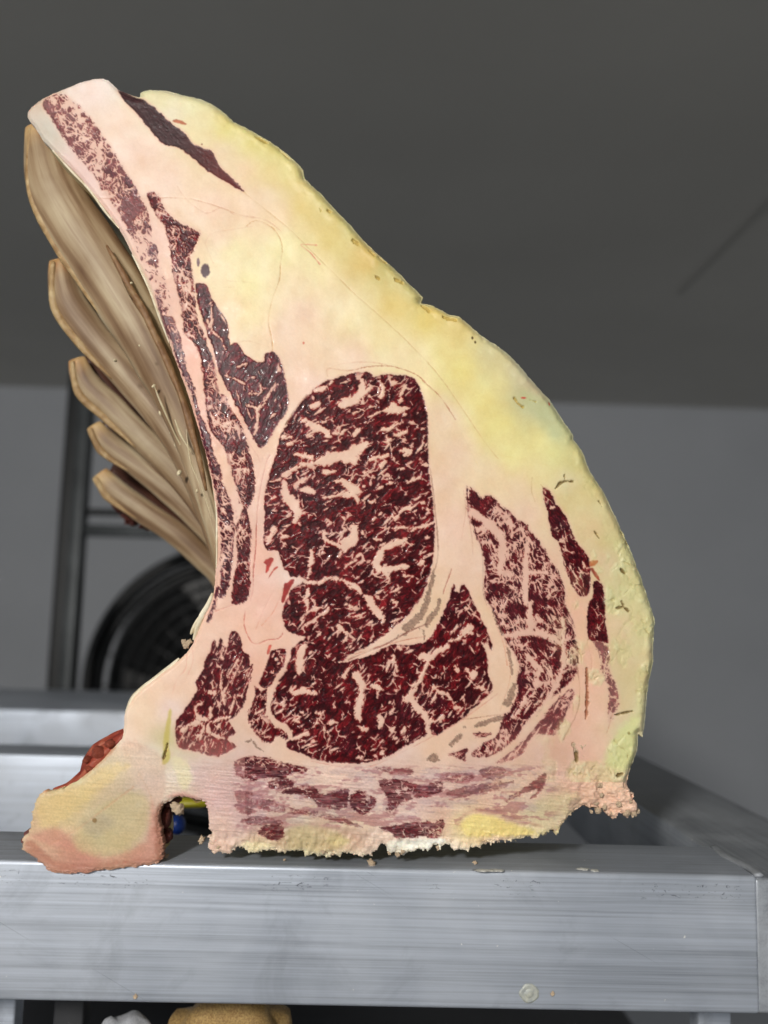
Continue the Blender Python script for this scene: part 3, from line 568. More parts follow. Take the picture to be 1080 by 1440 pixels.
    # bone: fine open pores and saw lines
    bone = np.maximum(full_sdf([(62,1113),(94,1106),(130,1085),(172,1040),(205,1045),(232,1065),(236,1100),(232,1125),(224,1150),(226,1195),(215,1208),(110,1220),(80,1219),(40,1185),(50,1140)], 10), full_sdf([(390,1190),(400,1165),(430,1158),(480,1165),(520,1185),(500,1198),(420,1196)], 10))
    bm = sstep(-2, 6, bone+n1*6)
    pore = vnoise(XX/1.6, YY/1.6, 401); sawl = fbm(XX/40+YY/60, YY/2.1-XX*.04, 403, 3)
    col = col*(1-bm[..., None]*((pore-.5)*.08+(sawl-.5)*.09)[..., None])
    lowm = sstep(1060, 1090, YY)*(1-bm)
    col = col*(1+(lowm*((sawl-.5)*.12+(pore-.5)*.07))[..., None])
    # the white sawn fringe along the bottom
    fr = (sstep(7, 2, out)*sstep(1150, 1185, YY)*(XX > 285)*(.5+.5*sstep(540, 580, XX)*sstep(700, 640, XX)))[..., None]*.75
    col = col*(1-fr)+np.array([240, 228, 205])*fr
    # greening and cracks of the cured fat on the right
    gz = sstep(770, 860, XX+(YY-700)*.12)*(YY > 560)*(YY < 1100)*sstep(.46, .66, fbm(XX/22, YY/34, 501, 3))*sstep(75, 15, out)
    col = col*(1-.35*gz[..., None])+np.array([208, 208, 146])*.35*gz[..., None]
    vf, ve, vc = voronoi((XX+wx*1.2)/26, (YY+wy*1.2)/40, 511); vz = gz*sstep(.09, .0, ve+n3*.1-.01)*sstep(.35, .6, t_hi)
    col = col*(1-.30*vz[..., None])+np.array([150, 132, 74])*.30*vz[..., None]
    wz = gz*sstep(.58, .68, fbm(XX/9, YY/13, 521, 3)); col = col*(1-.35*wz[..., None])+np.array([226, 226, 186])*.35*wz[..., None]
    crack = np.zeros(XX.shape, np.float32)
    for pts in ([(781,687,.5),(788,680,1.6),(795,677,2),(806,677,.5)], [(795,677,.5),(793,668,1.4)], [(723,560,.4),(728,567,1.2),(735,572,1.)], [(745,563,.5),(753,565,1.4)],
                [(868,855,.5),(876,853,1.8),(874,846,1.)], [(876,853,1),(884,860,.8)], [(873,800,1),(878,806,2.2),(872,801,.8)], [(865,1005,.6),(882,1002,1.1),(889,1000,1)], [(838,700,.4),(846,712,.9)],
                [(834,745,.3),(842,757,1)], [(806,1046,1.5),(810,1058,2.6),(811,1070,1.8)], [(530,391,2),(534,393,1.6),(528,388,.8)], [(497,338,1.6),(503,344,2.2)], [(519,352,1.4),(526,358,2.2)], [(533,360,1.6),(542,366,2.2)],
                [(556,394,2),(565,397,2.4)], [(594,430,2),(604,438,2.4)], [(624,447,2),(640,451,2.2)], [(450,294,.9),(451,297,1)], [(461,296,1.2),(464,298,1.4)], [(360,192,2),(372,198,3)], [(392,208,1.2),(406,220,1.5)], [(885,765,1),(876,748,.6)],
                [(825,940,1.2),(826,975,2),(824,1010,1.2)], [(237,1045,1.2),(231,1065,1.6)], [(868,1090,2),(876,1088,1)]):
        S = np.full(XX.shape, -9., np.float32); stroke_to(S, pts, 4); m1 = sstep(-.9, .6, S+n3*2.2+n1*3.5-.2); crack = np.maximum(crack, m1)
    cc = np.where((YY < 600)[..., None] & (XX > 340)[..., None], np.array([184., 158., 84.]), np.array([112., 92., 52.]))
    cc = np.where(((XX > 815) & (XX < 835) & (YY > 930))[..., None], np.array([150., 92., 64.]), cc)
    col = col*(1-.85*crack[..., None])+cc*.85*crack[..., None]
    col = np.clip(col, 4, 250)
    col = col*(1-bm[..., None]*np.array([.03, .07, .08]))
    # ---- relief, in millimetres towards the viewer
    H = -.28*lean*meat+lean*((grain-.5)*.07+(fib-.5)*.04+(cells-.5)*.10)
    H += (1-lean)*((fbm(XX/34, YY/34, 601, 2)-.5)*.9+(fbm(XX/5, YY/5, 603, 2)-.5)*.05)
    H += seamh*.25-crack*1.6-vz*.5+gz*(fbm(XX/9, YY/13, 521, 3)-.5)*1.6
    H += lowm*((sawl-.5)*.5+(pore-.5)*.22)+bm*((pore-.5)*.10+(sawl-.5)*.09)
    capside = sstep(150, 200, XX)*(YY < 1110)*sstep(-20, 60, XX-YY*.0-300+0*XX+np.maximum(0, 300-YY)*2)
    H -= 1.0*sstep(6, 0, out)**2+capside*(3.4*sstep(16, 0, out)**2-.5*sstep(26, 8, out)*(fbm(XX/11, YY/11, 705, 2)-.3)*2)
    H += sstep(60, 0, np.hypot((XX-215)*.9, YY-985)-30)*1.5
    wet = np.clip(lean*.9, 0, 1)*(1-.5*dry)
    return dict(out=out, col=col, H=H, wet=wet, lean=lean, lab=lab, F=F, bone=bm, low=lowm)
# ---------------------------------------------------------------- materials
def lin(c): 
    c = np.asarray(c, float)/255.; return np.where(c <= .04045, c/12.92, ((c+.055)/1.055)**2.4)
def L4(r, g, b): return tuple(float(v) for v in lin((r, g, b)))+(1,)
class N:
    def __init__(s, name):
        s.m = bpy.data.materials.new(name); s.m.use_nodes = True; s.t = s.m.node_tree; s.p = s.t.nodes['Principled BSDF']
        s.tc = s.new('ShaderNodeTexCoord')
    def new(s, typ, **kw):
        n = s.t.nodes.new(typ)
        for k, v in kw.items(): setattr(n, k, v)
        return n
    def link(s, a, b): s.t.links.new(a, b)
    def noise(s, scale=(1, 1, 1), sc=5., det=4, rough=.5, dist=0, space='Object'):
        mp = s.new('ShaderNodeMapping'); mp.inputs['Scale'].default_value = scale; s.link(s.tc.outputs[space], mp.inputs[0])
        n = s.new('ShaderNodeTexNoise'); n.inputs['Scale'].default_value = sc; n.inputs['Detail'].default_value = det
        n.inputs['Roughness'].default_value = rough; n.inputs['Distortion'].default_value = dist; s.link(mp.outputs[0], n.inputs['Vector']); return n.outputs['Fac']
    def ramp(s, fac, stops):
        r = s.new('ShaderNodeValToRGB'); e = r.color_ramp.elements
        while len(e) < len(stops): e.new(.5)
        for k, (p, c) in enumerate(stops):
            e[k].position = p; e[k].color = c if len(c) == 4 else tuple(c)+(1,)
        s.link(fac, r.inputs[0]); return r.outputs[0]
    def mix(s, fac, a, b, mode='MIX'):
        n = s.new('ShaderNodeMix', data_type='RGBA', blend_type=mode)
        for inp, v in ((n.inputs[0], fac), (n.inputs[6], a), (n.inputs[7], b)):
            if isinstance(v, bpy.types.NodeSocket): s.link(v, inp)
            else: inp.default_value = v
        return n.outputs[2]
    def math(s, op, a, b=0., c=None):
        n = s.new('ShaderNodeMath', operation=op)
        for inp, v in zip(n.inputs, (a, b, c)):
            if v is None: continue
            if isinstance(v, bpy.types.NodeSocket): s.link(v, inp)
            else: inp.default_value = v
        return n.outputs[0]
    def mrange(s, v, a, b, c, d):
        n = s.new('ShaderNodeMapRange'); s.link(v, n.inputs[0])
        for k, x in enumerate((a, b, c, d)): n.inputs[k+1].default_value = x
        return n.outputs[0]
    def bump(s, h, strength, dist, prev=None):
        n = s.new('ShaderNodeBump'); n.inputs['Distance'].default_value = dist
        if isinstance(strength, bpy.types.NodeSocket): s.link(strength, n.inputs['Strength'])
        else: n.inputs['Strength'].default_value = strength
        s.link(h, n.inputs['Height'])
        if prev is not None: s.link(prev, n.inputs['Normal'])
        return n.outputs[0]
    def set(s, **kw):
        for k, v in kw.items():
            i = s.p.inputs[k.replace('_', ' ')]
            if isinstance(v, bpy.types.NodeSocket): s.link(v, i)
            else: i.default_value = v
        return s.m
W4 = (1, 1, 1, 1); B4 = (0, 0, 0, 1)

def cut_material():
    n = N('cut_face_tissue')
    at_ = n.new('ShaderNodeAttribute', attribute_name='tissue'); wet = n.new('ShaderNodeAttribute', attribute_name='wet')
    fine = n.noise(sc=900, det=3, rough=.6); fine2 = n.noise(sc=2600, det=2, rough=.6); broad = n.noise(sc=60, det=4)
    g = n.ramp(n.mix(.5, fine, fine2), [(.25, (.95, .95, .95)), (.75, (1.04, 1.04, 1.04))])
    col = n.mix(1., at_.outputs['Color'], g, 'MULTIPLY')
    rough = n.math('ADD', n.mrange(wet.outputs['Fac'], 0, 1, .44, .30), n.mrange(broad, .3, .7, -.08, .08))
    gl_ = n.math('MULTIPLY', n.mrange(n.noise(sc=420, det=3, rough=.6), .60, .66, 0, .5), n.math('ADD', wet.outputs['Fac'], .30))
    rough = n.math('SUBTRACT', rough, n.math('MULTIPLY', gl_, .3))
    b = n.bump(n.mix(.5, fine, fine2), n.mrange(wet.outputs['Fac'], 0, 1, .10, .22), .0004)
    m = n.set(Base_Color=col, Roughness=rough, Normal=b, Specular_IOR_Level=n.math('ADD', n.mrange(wet.outputs['Fac'], 0, 1, .28, .08), gl_))
    n.p.inputs['Subsurface Weight'].default_value = .12; n.p.inputs['Subsurface Scale'].default_value = .0012
    n.p.inputs['Subsurface Radius'].default_value = (1, .45, .25)
    return m
def rind_material():
    n = N('cured_fat_rind')
    c = n.ramp(n.noise(sc=30, det=6, rough=.65, dist=.5), [(.3, L4(150, 130, 80)), (.5, L4(205, 188, 128)), (.7, L4(222, 214, 175))])
    b = n.bump(n.noise(sc=120, det=5), .6, .0015)
    return n.set(Base_Color=c, Roughness=.5, Normal=b)
def rib_material():
    n = N('dried_rib')
    al = n.new('ShaderNodeAttribute', attribute_name='along').outputs['Fac']; ar = n.new('ShaderNodeAttribute', attribute_name='around').outputs['Fac']
    cx = n.new('ShaderNodeCombineXYZ'); n.link(n.math('MULTIPLY', al, 1.0), cx.inputs[0]); n.link(n.math('MULTIPLY', ar, 150.), cx.inputs[1])
    oi = n.new('ShaderNodeObjectInfo'); n.link(n.math('MULTIPLY', oi.outputs['Random'], 40.), cx.inputs[2])
    t = n.new('ShaderNodeTexNoise'); t.inputs['Scale'].default_value = 1.; t.inputs['Detail'].default_value = 5; t.inputs['Distortion'].default_value = .12; n.link(cx.outputs[0], t.inputs['Vector'])
    c = n.ramp(t.outputs['Fac'], [(.25, L4(100, 70, 50)), (.42, L4(138, 112, 84)), (.52, L4(164, 142, 112)), (.62, L4(180, 162, 132)), (.76, L4(134, 100, 72))])
    b2 = n.ramp(n.noise(sc=22, det=4, dist=.4), [(.30, L4(170, 140, 110)), (.60, W4)])
    c = n.mix(.5, c, b2, 'MULTIPLY')
    tip = n.new('ShaderNodeAttribute', attribute_name='tip').outputs['Fac']
    c = n.mix(n.math('MULTIPLY', tip, .8), c, n.ramp(n.noise(sc=70, det=4), [(.35, L4(176, 118, 58)), (.65, L4(226, 196, 140))]))
    b = n.bump(t.outputs['Fac'], .12, .0008); b = n.bump(n.noise(sc=240, det=4), .15, .0005, b)
    return n.set(Base_Color=c, Roughness=.5, Normal=b, Specular_IOR_Level=.3)
def membrane_material():
    n = N('dried_membrane')
    c = n.ramp(n.noise(sc=38, det=5, dist=.8), [(.3, L4(46, 26, 20)), (.6, L4(82, 50, 38)), (.8, L4(110, 76, 56))])
    return n.set(Base_Color=c, Roughness=.4, Normal=n.bump(n.noise(sc=90, det=5), .5, .0015))
def scrap_material(name, a, b_, c_):
    n = N(name)
    c = n.ramp(n.noise(sc=120, det=5, dist=.6), [(.3, L4(*a)), (.5, L4(*b_)), (.72, L4(*c_))])
    return n.set(Base_Color=c, Roughness=.52, Specular_IOR_Level=.3, Normal=n.bump(n.noise(sc=420, det=4), .7, .001))
def metal_material(name, axis, base=(174, 181, 192), dirt=.5, marks=False):
    """drawn aluminium: lines along the bar, smears of dried fat, scratches"""
    n = N(name)
    sc = [220., 220., 220.]; sc[axis] = 1.6
    f1 = n.noise(tuple(sc), 1., 5, .62); sc2 = [900., 900., 900.]; sc2[axis] = 9.; f2 = n.noise(tuple(sc2), 1., 3, .6)
    lines = n.mix(.45, f1, f2)
    v = n.ramp(lines, [(.30, tuple(lin(np.array(base)*.77)*1.)), (.5, tuple(lin(base))), (.68, tuple(lin(np.minimum(np.array(base)*1.10, 250))))])
    cloud = n.noise(sc=9, det=5, rough=.6, dist=.5)
    smear = n.ramp(cloud, [(.44, B4), (.66, W4)])
    c = n.mix(n.math('MULTIPLY', smear, .40*dirt), v, L4(212, 216, 222))
    stain = n.ramp(n.noise(sc=16, det=6, rough=.65, dist=1.), [(.55, B4), (.68, W4)])
    c = n.mix(n.math('MULTIPLY', stain, .45*dirt), c, L4(104, 108, 116))
    # scratches
    mp = n.new('ShaderNodeMapping'); mp.inputs['Rotation'].default_value = (0, math.radians(62), math.radians(20)); n.link(n.tc.outputs['Object'], mp.inputs[0])
    mp.inputs['Scale'].default_value = (1, 1, 1)
    mp2 = n.new('ShaderNodeMapping'); mp2.inputs['Scale'].default_value = (900, 900, 7); n.link(mp.outputs[0], mp2.inputs[0])
    scn = n.new('ShaderNodeTexNoise'); scn.inputs['Scale'].default_value = 1; scn.inputs['Detail'].default_value = 2; n.link(mp2.outputs[0], scn.inputs['Vector'])
    scr = n.ramp(scn.outputs['Fac'], [(.725, B4), (.75, W4)])
    c = n.mix(n.math('MULTIPLY', scr, .45), c, L4(110, 116, 126))
    # specks of fat dust
    sp = n.ramp(n.noise(sc=330, det=2, rough=.5), [(.735, B4), (.76, W4)])
    c = n.mix(n.math('MULTIPLY', sp, .8), c, L4(232, 230, 222))
    met = n.math('SUBTRACT', .45, n.math('ADD', n.math('MULTIPLY', smear, .30*dirt), n.math('MULTIPLY', sp, .5)))
    rough = n.math('ADD', n.mrange(lines, .3, .7, .36, .50), n.math('MULTIPLY', smear, .14))
    nb = None
    if marks:  # little dark pits in a band under the upper edge
        sep = n.new('ShaderNodeSeparateXYZ'); n.link(n.tc.outputs['Object'], sep.inputs[0])
        band = n.math('MULTIPLY', n.mrange(sep.outputs['Z'], -.013, -.009, 0, 1), n.mrange(sep.outputs['Z'], -.0035, -.005, 0, 1))
        pit = n.ramp(n.noise((1, 1, 2.4), 210, 4, .7, 1.2), [(.60, B4), (.625, W4)])
        pm = n.ramp(n.noise(sc=19, det=1), [(.5, B4), (.56, W4)])
        k = n.math('MULTIPLY', n.math('MULTIPLY', band, pit), pm)
        c = n.mix(n.math('MULTIPLY', k, .8), c, L4(58, 60, 70)); met = n.math('SUBTRACT', met, n.math('MULTIPLY', k, .5))
    b = n.bump(lines, .18, .0004); b = n.bump(scn.outputs['Fac'], .05, .0003, b)
    return n.set(Base_Color=c, Metallic=met, Roughness=rough, Normal=b)
def plain(name, c0, c1, sc=8, rough=.6, bump=.1, dist=.002, metal=0., det=4):
    n = N(name)
    c = n.ramp(n.noise(sc=sc, det=det), [(.3, L4(*c0)), (.7, L4(*c1))])
    return n.set(Base_Color=c, Roughness=rough, Metallic=metal, Normal=n.bump(n.noise(sc=sc*12, det=4), bump, dist))

M_CUT = cut_material(); M_RIND = rind_material(); M_RIB = rib_material(); M_MEM = membrane_material()
M_RED = scrap_material('dried_red_meat', (126, 46, 38), (156, 72, 54), (190, 120, 92))
M_LIP = scrap_material('rib_lit_lip', (140, 108, 70), (170, 140, 98), (196, 172, 130))
M_STRIP = scrap_material('brown_dried_strip', (112, 80, 54), (136, 102, 70), (156, 126, 90))
M_DARKRED = scrap_material('dark_dried_meat', (44, 18, 18), (92, 40, 34), (140, 82, 62))
M_CRUMB = scrap_material('crumbled_fat', (206, 170, 136), (232, 206, 174), (242, 226, 200))
M_WHITE = scrap_material('pale_fat_flake', (204, 186, 150), (230, 218, 190), (244, 236, 214))

# ---------------------------------------------------------------- small builders
def link(o, parent=None):
    S.collection.objects.link(o)
    if parent is not None: o.parent = parent
    return o
def mesh_obj(name, verts, faces, mat, parent=None, smooth=True):
    me = bpy.data.meshes.new(name); me.from_pydata([tuple(map(float, v)) for v in verts], [], [tuple(map(int, f)) for f in faces]); me.update()
    if mat: me.materials.append(mat)
    if smooth: me.polygons.foreach_set('use_smooth', [True]*len(me.polygons))
    return link(bpy.data.objects.new(name, me), parent)
def tag(o, label=None, cat=None, group=None, kind=None):
    for k, v in (('label', label), ('category', cat), ('group', group), ('kind', kind)):
        if v: o[k] = v
    return o
def empty(name, loc=(0, 0, 0)):
    o = bpy.data.objects.new(name, None); o.location = loc; o.empty_display_size = .02; return link(o)
def box_bm(x0, x1, y0, y1, z0, z1, bev=.0, seg=3):
    bm = bmesh.new(); bmesh.ops.create_cube(bm, size=1)
    for v in bm.verts: v.co = Vector(((x0+x1)/2+v.co.x*(x1-x0), (y0+y1)/2+v.co.y*(y1-y0), (z0+z1)/2+v.co.z*(z1-z0)))
    if bev: bmesh.ops.bevel(bm, geom=bm.edges[:], offset=bev, segments=seg, profile=.5, affect='EDGES')
    return bm
def bm_obj(name, bm, mat, parent=None, smooth=False):
    bmesh.ops.recalc_face_normals(bm, faces=bm.faces[:])
    me = bpy.data.meshes.new(name); bm.to_mesh(me); bm.free(); me.materials.append(mat)
    me.polygons.foreach_set('use_smooth', [smooth]*len(me.polygons))
    return link(bpy.data.objects.new(name, me), parent)
def box(name, x0, x1, y0, y1, z0, z1, mat, parent=None, bev=.0, seg=3):
    """box with its own origin at the middle of its top front edge"""
    ox, oy, oz = (x0+x1)/2, y0, z1
    o = bm_obj(name, box_bm(x0-ox, x1-ox, 0, y1-y0, z0-z1, 0, bev, seg), mat, parent, smooth=bev > 0)
    o.location = (ox, oy, oz); return o
def tube(name, pts, rad, mat, parent=None, seg=12, flat=1., up=(0, -1, 0), tipcap=True, jitter=0.):
    """swept tube with per-point radius; 'flat' squeezes it along 'up'"""
    P = smooth_poly3(pts, 6); n = len(P); R = np.interp(np.linspace(0, len(rad)-1, n), range(len(rad)), rad)
    V = []; Fc = []; al = []; ar = []; tp = []; acc = 0
    for i in range(n):
        T = P[min(i+1, n-1)]-P[max(i-1, 0)]; T /= np.linalg.norm(T)+1e-9
        U = np.array(up, float); U -= T*U.dot(T); U /= np.linalg.norm(U)+1e-9; B = np.cross(T, U)
        if i: acc += np.linalg.norm(P[i]-P[i-1])
        for k in range(seg):
            a = 2*math.pi*k/seg
            r = R[i]*(1+jitter*(noise.noise(Vector((acc*60, math.cos(a)*1.3, math.sin(a)*1.3+R[0]*900)))))
            V.append(P[i]+(B*math.cos(a)+U*math.sin(a)*flat)*r)
            al.append(acc*10); ar.append((B*math.cos(a)*r).dot(B)*10 * .1); tp.append(max(0, 1-acc/.012))
    for i in range(n-1):
        for k in range(seg):
            Fc.append((i*seg+k, i*seg+(k+1) % seg, (i+1)*seg+(k+1) % seg, (i+1)*seg+k))
    Fc.append(tuple(range(seg))[::-1]); Fc.append(tuple((n-1)*seg+k for k in range(seg)))
    o = mesh_obj(name, V, Fc, mat, parent)
    for nm, arr in (('along', al), ('around', ar), ('tip', tp)):
        o.data.attributes.new(nm, 'FLOAT', 'POINT').data.foreach_set('value', np.array(arr, np.float32))
    return o
def smooth_poly3(pts, n):
    P = np.array(pts, float); out = []
    if len(P) == 2: return np.array([P[0]+(P[1]-P[0])*k/n for k in range(n+1)])
    for i in range(len(P)-1):
        a, b, c, d = P[max(i-1, 0)], P[i], P[i+1], P[min(i+2, len(P)-1)]
        for k in range(n):
            t = k/n; out.append(.5*((2*b)+(c-a)*t+(2*a-5*b+4*c-d)*t*t+(3*b-a-3*c+d)*t**3))
    out.append(P[-1]); return np.array(out)
def lump_mesh(name, seed, sub=3, amp=.45, freq=2.2, squash=(1, 1, 1)):
    bm = bmesh.new(); bmesh.ops.create_icosphere(bm, subdivisions=sub, radius=1)
    for v in bm.verts:
        p = v.co.copy(); d = noise.fractal(p*freq+Vector((seed*7.3, seed, 0)), .8, 2.1, 3)
        v.co = p*(1+amp*d); v.co = Vector((v.co.x*squash[0], v.co.y*squash[1], v.co.z*squash[2]))
    me = bpy.data.meshes.new(name); bm.to_mesh(me); bm.free()
    me.polygons.foreach_set('use_smooth', [sub > 1]*len(me.polygons)); return me
def place(name, me, mat, loc, size, rot=(0, 0, 0), parent=None):
    o = bpy.data.objects.new(name, me)
    if not me.materials: me.materials.append(mat)
    o.location = loc; o.scale = size if hasattr(size, '__len__') else (size,)*3; o.rotation_euler = rot
    return link(o, parent)

# ---------------------------------------------------------------- the room
CEIL = .688; WALL = 2.2
M_WALL = plain('painted_wall', (162, 165, 170), (170, 173, 178), 3, .7, .12, .002)
M_CEIL = plain('ceiling_panel', (186, 184, 178), (194, 192, 186), 2.5, .75, .1, .002)
wall = mesh_obj('wall', [(-4, WALL, -1.6), (4, WALL, -1.6), (4, WALL, CEIL), (-4, WALL, CEIL)], [(0, 1, 2, 3)], M_WALL, smooth=False)
tag(wall, kind='structure')
ceil_ = mesh_obj('ceiling', [(-4, -2.2, CEIL), (4, -2.2, CEIL), (4, WALL, CEIL), (-4, WALL, CEIL)], [(3, 2, 1, 0)], M_CEIL, smooth=False)
tag(ceil_, kind='structure')
floor = mesh_obj('floor', [(-4, -2.2, -1.6), (4, -2.2, -1.6), (4, WALL, -1.6), (-4, WALL, -1.6)], [(0, 1, 2, 3)], plain('dark_floor', (120, 121, 122), (134, 135, 136), 4, .5), smooth=False)
tag(floor, kind='structure')
a = atz(1080, 290, CEIL-.004); b = atz(955, 415, CEIL-.004); d = (b-a); nrm = np.cross(d/np.linalg.norm(d), [0, 0, 1])*.0025
mesh_obj('panel_joint', [a-nrm-d*2, a+nrm-d*2, b+nrm, b-nrm], [(0, 1, 2, 3)], plain('joint_filler', (160, 159, 154), (168, 167, 162)), ceil_, smooth=False)

# ---------------------------------------------------------------- the metal rack that carries the meat
YB = -.0012
ZT = float(at(560, 1221, YB)[2]); ZBOT = float(at(560, 1418, YB)[2]); YREAR = float(atz(560, 1180, ZT)[1]); XR = float(at(1067, 1300, YB)[0])
rack = empty('metal_rack', (0, YB, ZT))
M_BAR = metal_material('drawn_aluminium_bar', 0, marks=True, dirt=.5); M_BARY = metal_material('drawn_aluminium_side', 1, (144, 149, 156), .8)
M_BARFAR = metal_material('drawn_aluminium_far', 0, (180, 188, 200), .8)
def rel(o, parent):
    o.parent = parent; o.matrix_parent_inverse = Matrix.Translation(parent.location).inverted(); return o
front = rel(box('front_bar', -.42, XR, YB, YREAR, ZBOT, ZT, M_BAR, bev=.0022, seg=4), rack)
def prism(name, poly, z0, z1, mat, bev, parent):
    bm = bmesh.new(); vs = [bm.verts.new((p[0], p[1], z1)) for p in poly]; f = bm.faces.new(vs)
    r = bmesh.ops.extrude_face_region(bm, geom=[f])
    for e in r['geom']:
        if isinstance(e, bmesh.types.BMVert): e.co.z = z0
    if bev: bmesh.ops.bevel(bm, geom=bm.edges[:], offset=bev, segments=3, profile=.5, affect='EDGES')
    o = bm_obj(name, bm, mat, None, smooth=True); return rel(o, parent)
def shade_auto(o, ang=40):
    me = o.data; me.update()
    bm = bmesh.new(); bm.from_mesh(me)
    for e in bm.edges:
        e.smooth = not (len(e.link_faces) == 2 and e.calc_face_angle(0) > math.radians(ang))
    bm.to_mesh(me); bm.free()

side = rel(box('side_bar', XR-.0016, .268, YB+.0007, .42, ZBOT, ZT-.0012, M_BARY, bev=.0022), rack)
rel(box('cross_bar', -.46, float(atz(215, 1060, ZT)[0]), float(atz(0, 1060, ZT)[1]), float(atz(0, 1046, ZT)[1]), ZT-.115, ZT, M_BARFAR, bev=.002), rack)
rel(box('rear_bar', -1.1, .10, .70, 1.01, ZT-.10, ZT, M_BARFAR, bev=.003), rack)
# weld bead where the front bar meets the side bar
wp = [(XR+.0015, YB+.002, ZT-.0004), (XR+.003, YB+.018, ZT-.0002), (XR-.0005, YB+.036, ZT-.0004), (XR+.002, YREAR, ZT-.0006)]
rel(tube('weld_bead', wp, [.0022, .0034, .003, .0022], M_BARY, seg=10, jitter=.5, up=(0, 0, 1), flat=.5), rack)
ring = bpy.data.meshes.new('plug'); bm = bmesh.new()
pr = at(744, 1397, YB-.0003)
prof = [(0, -.0010), (.0012, -.0012), (.0019, -.0006), (.0024, -.0002), (.0034, -.0009), (.0041, -.0007), (.0046, .0003)]
rows = [[bm.verts.new((r*math.cos(k*math.pi/14)*(1+.1*math.sin(k)), y*.55, r*math.sin(k*math.pi/14))) for k in range(28)] for r, y in prof[1:]]
c0 = bm.verts.new((0, -.0006, 0))
for k in range(28):
    bm.faces.new((c0, rows[0][k], rows[0][(k+1) % 28]))
    for a_, b_ in zip(rows, rows[1:]): bm.faces.new((a_[k], b_[k], b_[(k+1) % 28], a_[(k+1) % 28]))
o = bm_obj('drain_plug', bm, plain('plug_residue', (150, 156, 160), (205, 206, 190), 300, .5, .4, .0005, .3), None, True); o.location = pr; rel(o, rack)
tag(rack, 'brushed aluminium rack of box bars carrying the cut rib of beef', 'rack')

# lower tier: seen only as a strip under the front bar
M_DK = plain('shelf_shade_dark', (30, 31, 34), (44, 45, 48), 10, .5, .1, .002)  # near-black shelf colour: the shade under the rack is put into the material
low = empty('lower_shelf', (0, .1, ZT-.30)); tag(low, 'lower shelf under the aluminium front bar, shade put into its dark colour', 'shelf')
rel(box('shaded_shelf_board', -.6, .30, .02, .66, ZT-.34, ZT-.30, M_DK, bev=.003), low)
for k, (px, w_) in enumerate(((6, .006), (96, .009), (330, .004), (1005, .01))):
    x_ = float(at(px, 1430, .10)[0]); rel(box('shelf_rod', x_-w_, x_+w_, .10, .115, ZT-.30, ZBOT-.004, M_BARFAR if k != 1 else M_DK, bev=.0015), low)
# a pale wrap and the top of another rib section on that shelf
def heap(name, cx, cy, z0, rx, ry, rz, mat, seed, label, cat, amp=.25, freq=2.):
    me = lump_mesh(name, seed, 4, amp, freq); o = place(name, me, mat, (cx, cy, z0), (rx, ry, rz)); tag(o, label, cat); return o
pw = at(178, 1436, .085); ph = at(290, 1440, .07)
heap('paper_wrap', pw[0], .085, pw[2]-.050, .026, .018, .055, plain('creased_paper', (168, 172, 180), (214, 216, 220), 40, .7, .5, .002), 3, 'pale creased wrap standing below the front bar beside a lower piece of meat', 'wrap', .12, 1.6)
heap('beef_piece', ph[0]+.01, .095, ph[2]-.036, .040, .04, .044, plain('yellow_fat_lower', (150, 110, 66), (214, 182, 118), 40, .45, .4, .002), 8, 'yellow fat covered top of another piece of beef under the front bar', 'meat', .2, 2.)

# ---------------------------------------------------------------- far rack frame, fan
M_POST = plain('galvanised_frame', (44, 48, 50), (68, 72, 74), 12, .45, .1, .001, .4); M_POSTD = plain('frame_shade_side', (14, 16, 17), (24, 26, 28), 12, .5, .1, .001, .2)  # M_POSTD: darker copy of the frame metal with shade in its colour; also a fan ring
fr = empty('shelving_frame', (-.55, 1.2, ZT-.3)); tag(fr, 'dull metal shelving upright with cross rails standing behind the left side', 'shelving')
xa = float(at(104, 760, 1.2)[0])
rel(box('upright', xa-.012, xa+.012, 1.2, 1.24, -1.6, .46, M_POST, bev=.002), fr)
rel(box('upright_shadow_strip', xa-.034, xa-.0125, 1.206, 1.25, -1.6, .47, M_POSTD, bev=.002), fr)  # dark strip standing in for the shadow left of the upright
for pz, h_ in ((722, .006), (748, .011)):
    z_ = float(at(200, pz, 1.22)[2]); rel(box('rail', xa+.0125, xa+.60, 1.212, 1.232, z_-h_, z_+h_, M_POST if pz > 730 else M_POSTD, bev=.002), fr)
fan = empty('fan', tuple(at(318, 968, 1.45))); tag(fan, 'round black fan behind the rack, half hidden by the meat', 'fan')
fc = Vector(fan.location); M_BLK = plain('black_fan_plastic', (10, 11, 12), (20, 21, 23), 20, .4, .05, .001); M_BLK2 = plain('black_fan_wire', (16, 17, 19), (28, 30, 32), 20, .3, .05, .001)
def torus(name, R_, r_, y, mat, parent, seg=72):
    pts = []; bm = bmesh.new(); rings = []
    for i in range(seg):
        a = 2*math.pi*i/seg; rings.append([bm.verts.new((math.cos(a)*(R_+r_*math.cos(b*math.pi/4)), y+r_*math.sin(b*math.pi/4), math.sin(a)*(R_+r_*math.cos(b*math.pi/4)))) for b in range(8)])
    for i in range(seg):
        for b in range(8): bm.faces.new((rings[i][b], rings[(i+1) % seg][b], rings[(i+1) % seg][(b+1) % 8], rings[i][(b+1) % 8]))
    o = bm_obj(name, bm, mat, None, True); o.location = fc; rel(o, parent); return o
RF = .29
torus('housing_ring', RF, .014, 0, M_BLK, fan); torus('housing_ring', RF-.028, .009, -.02, M_POSTD, fan)
for k in range(9): torus('grille_ring', RF-.052-.026*k, .0032, -.03, M_BLK2, fan, 48)
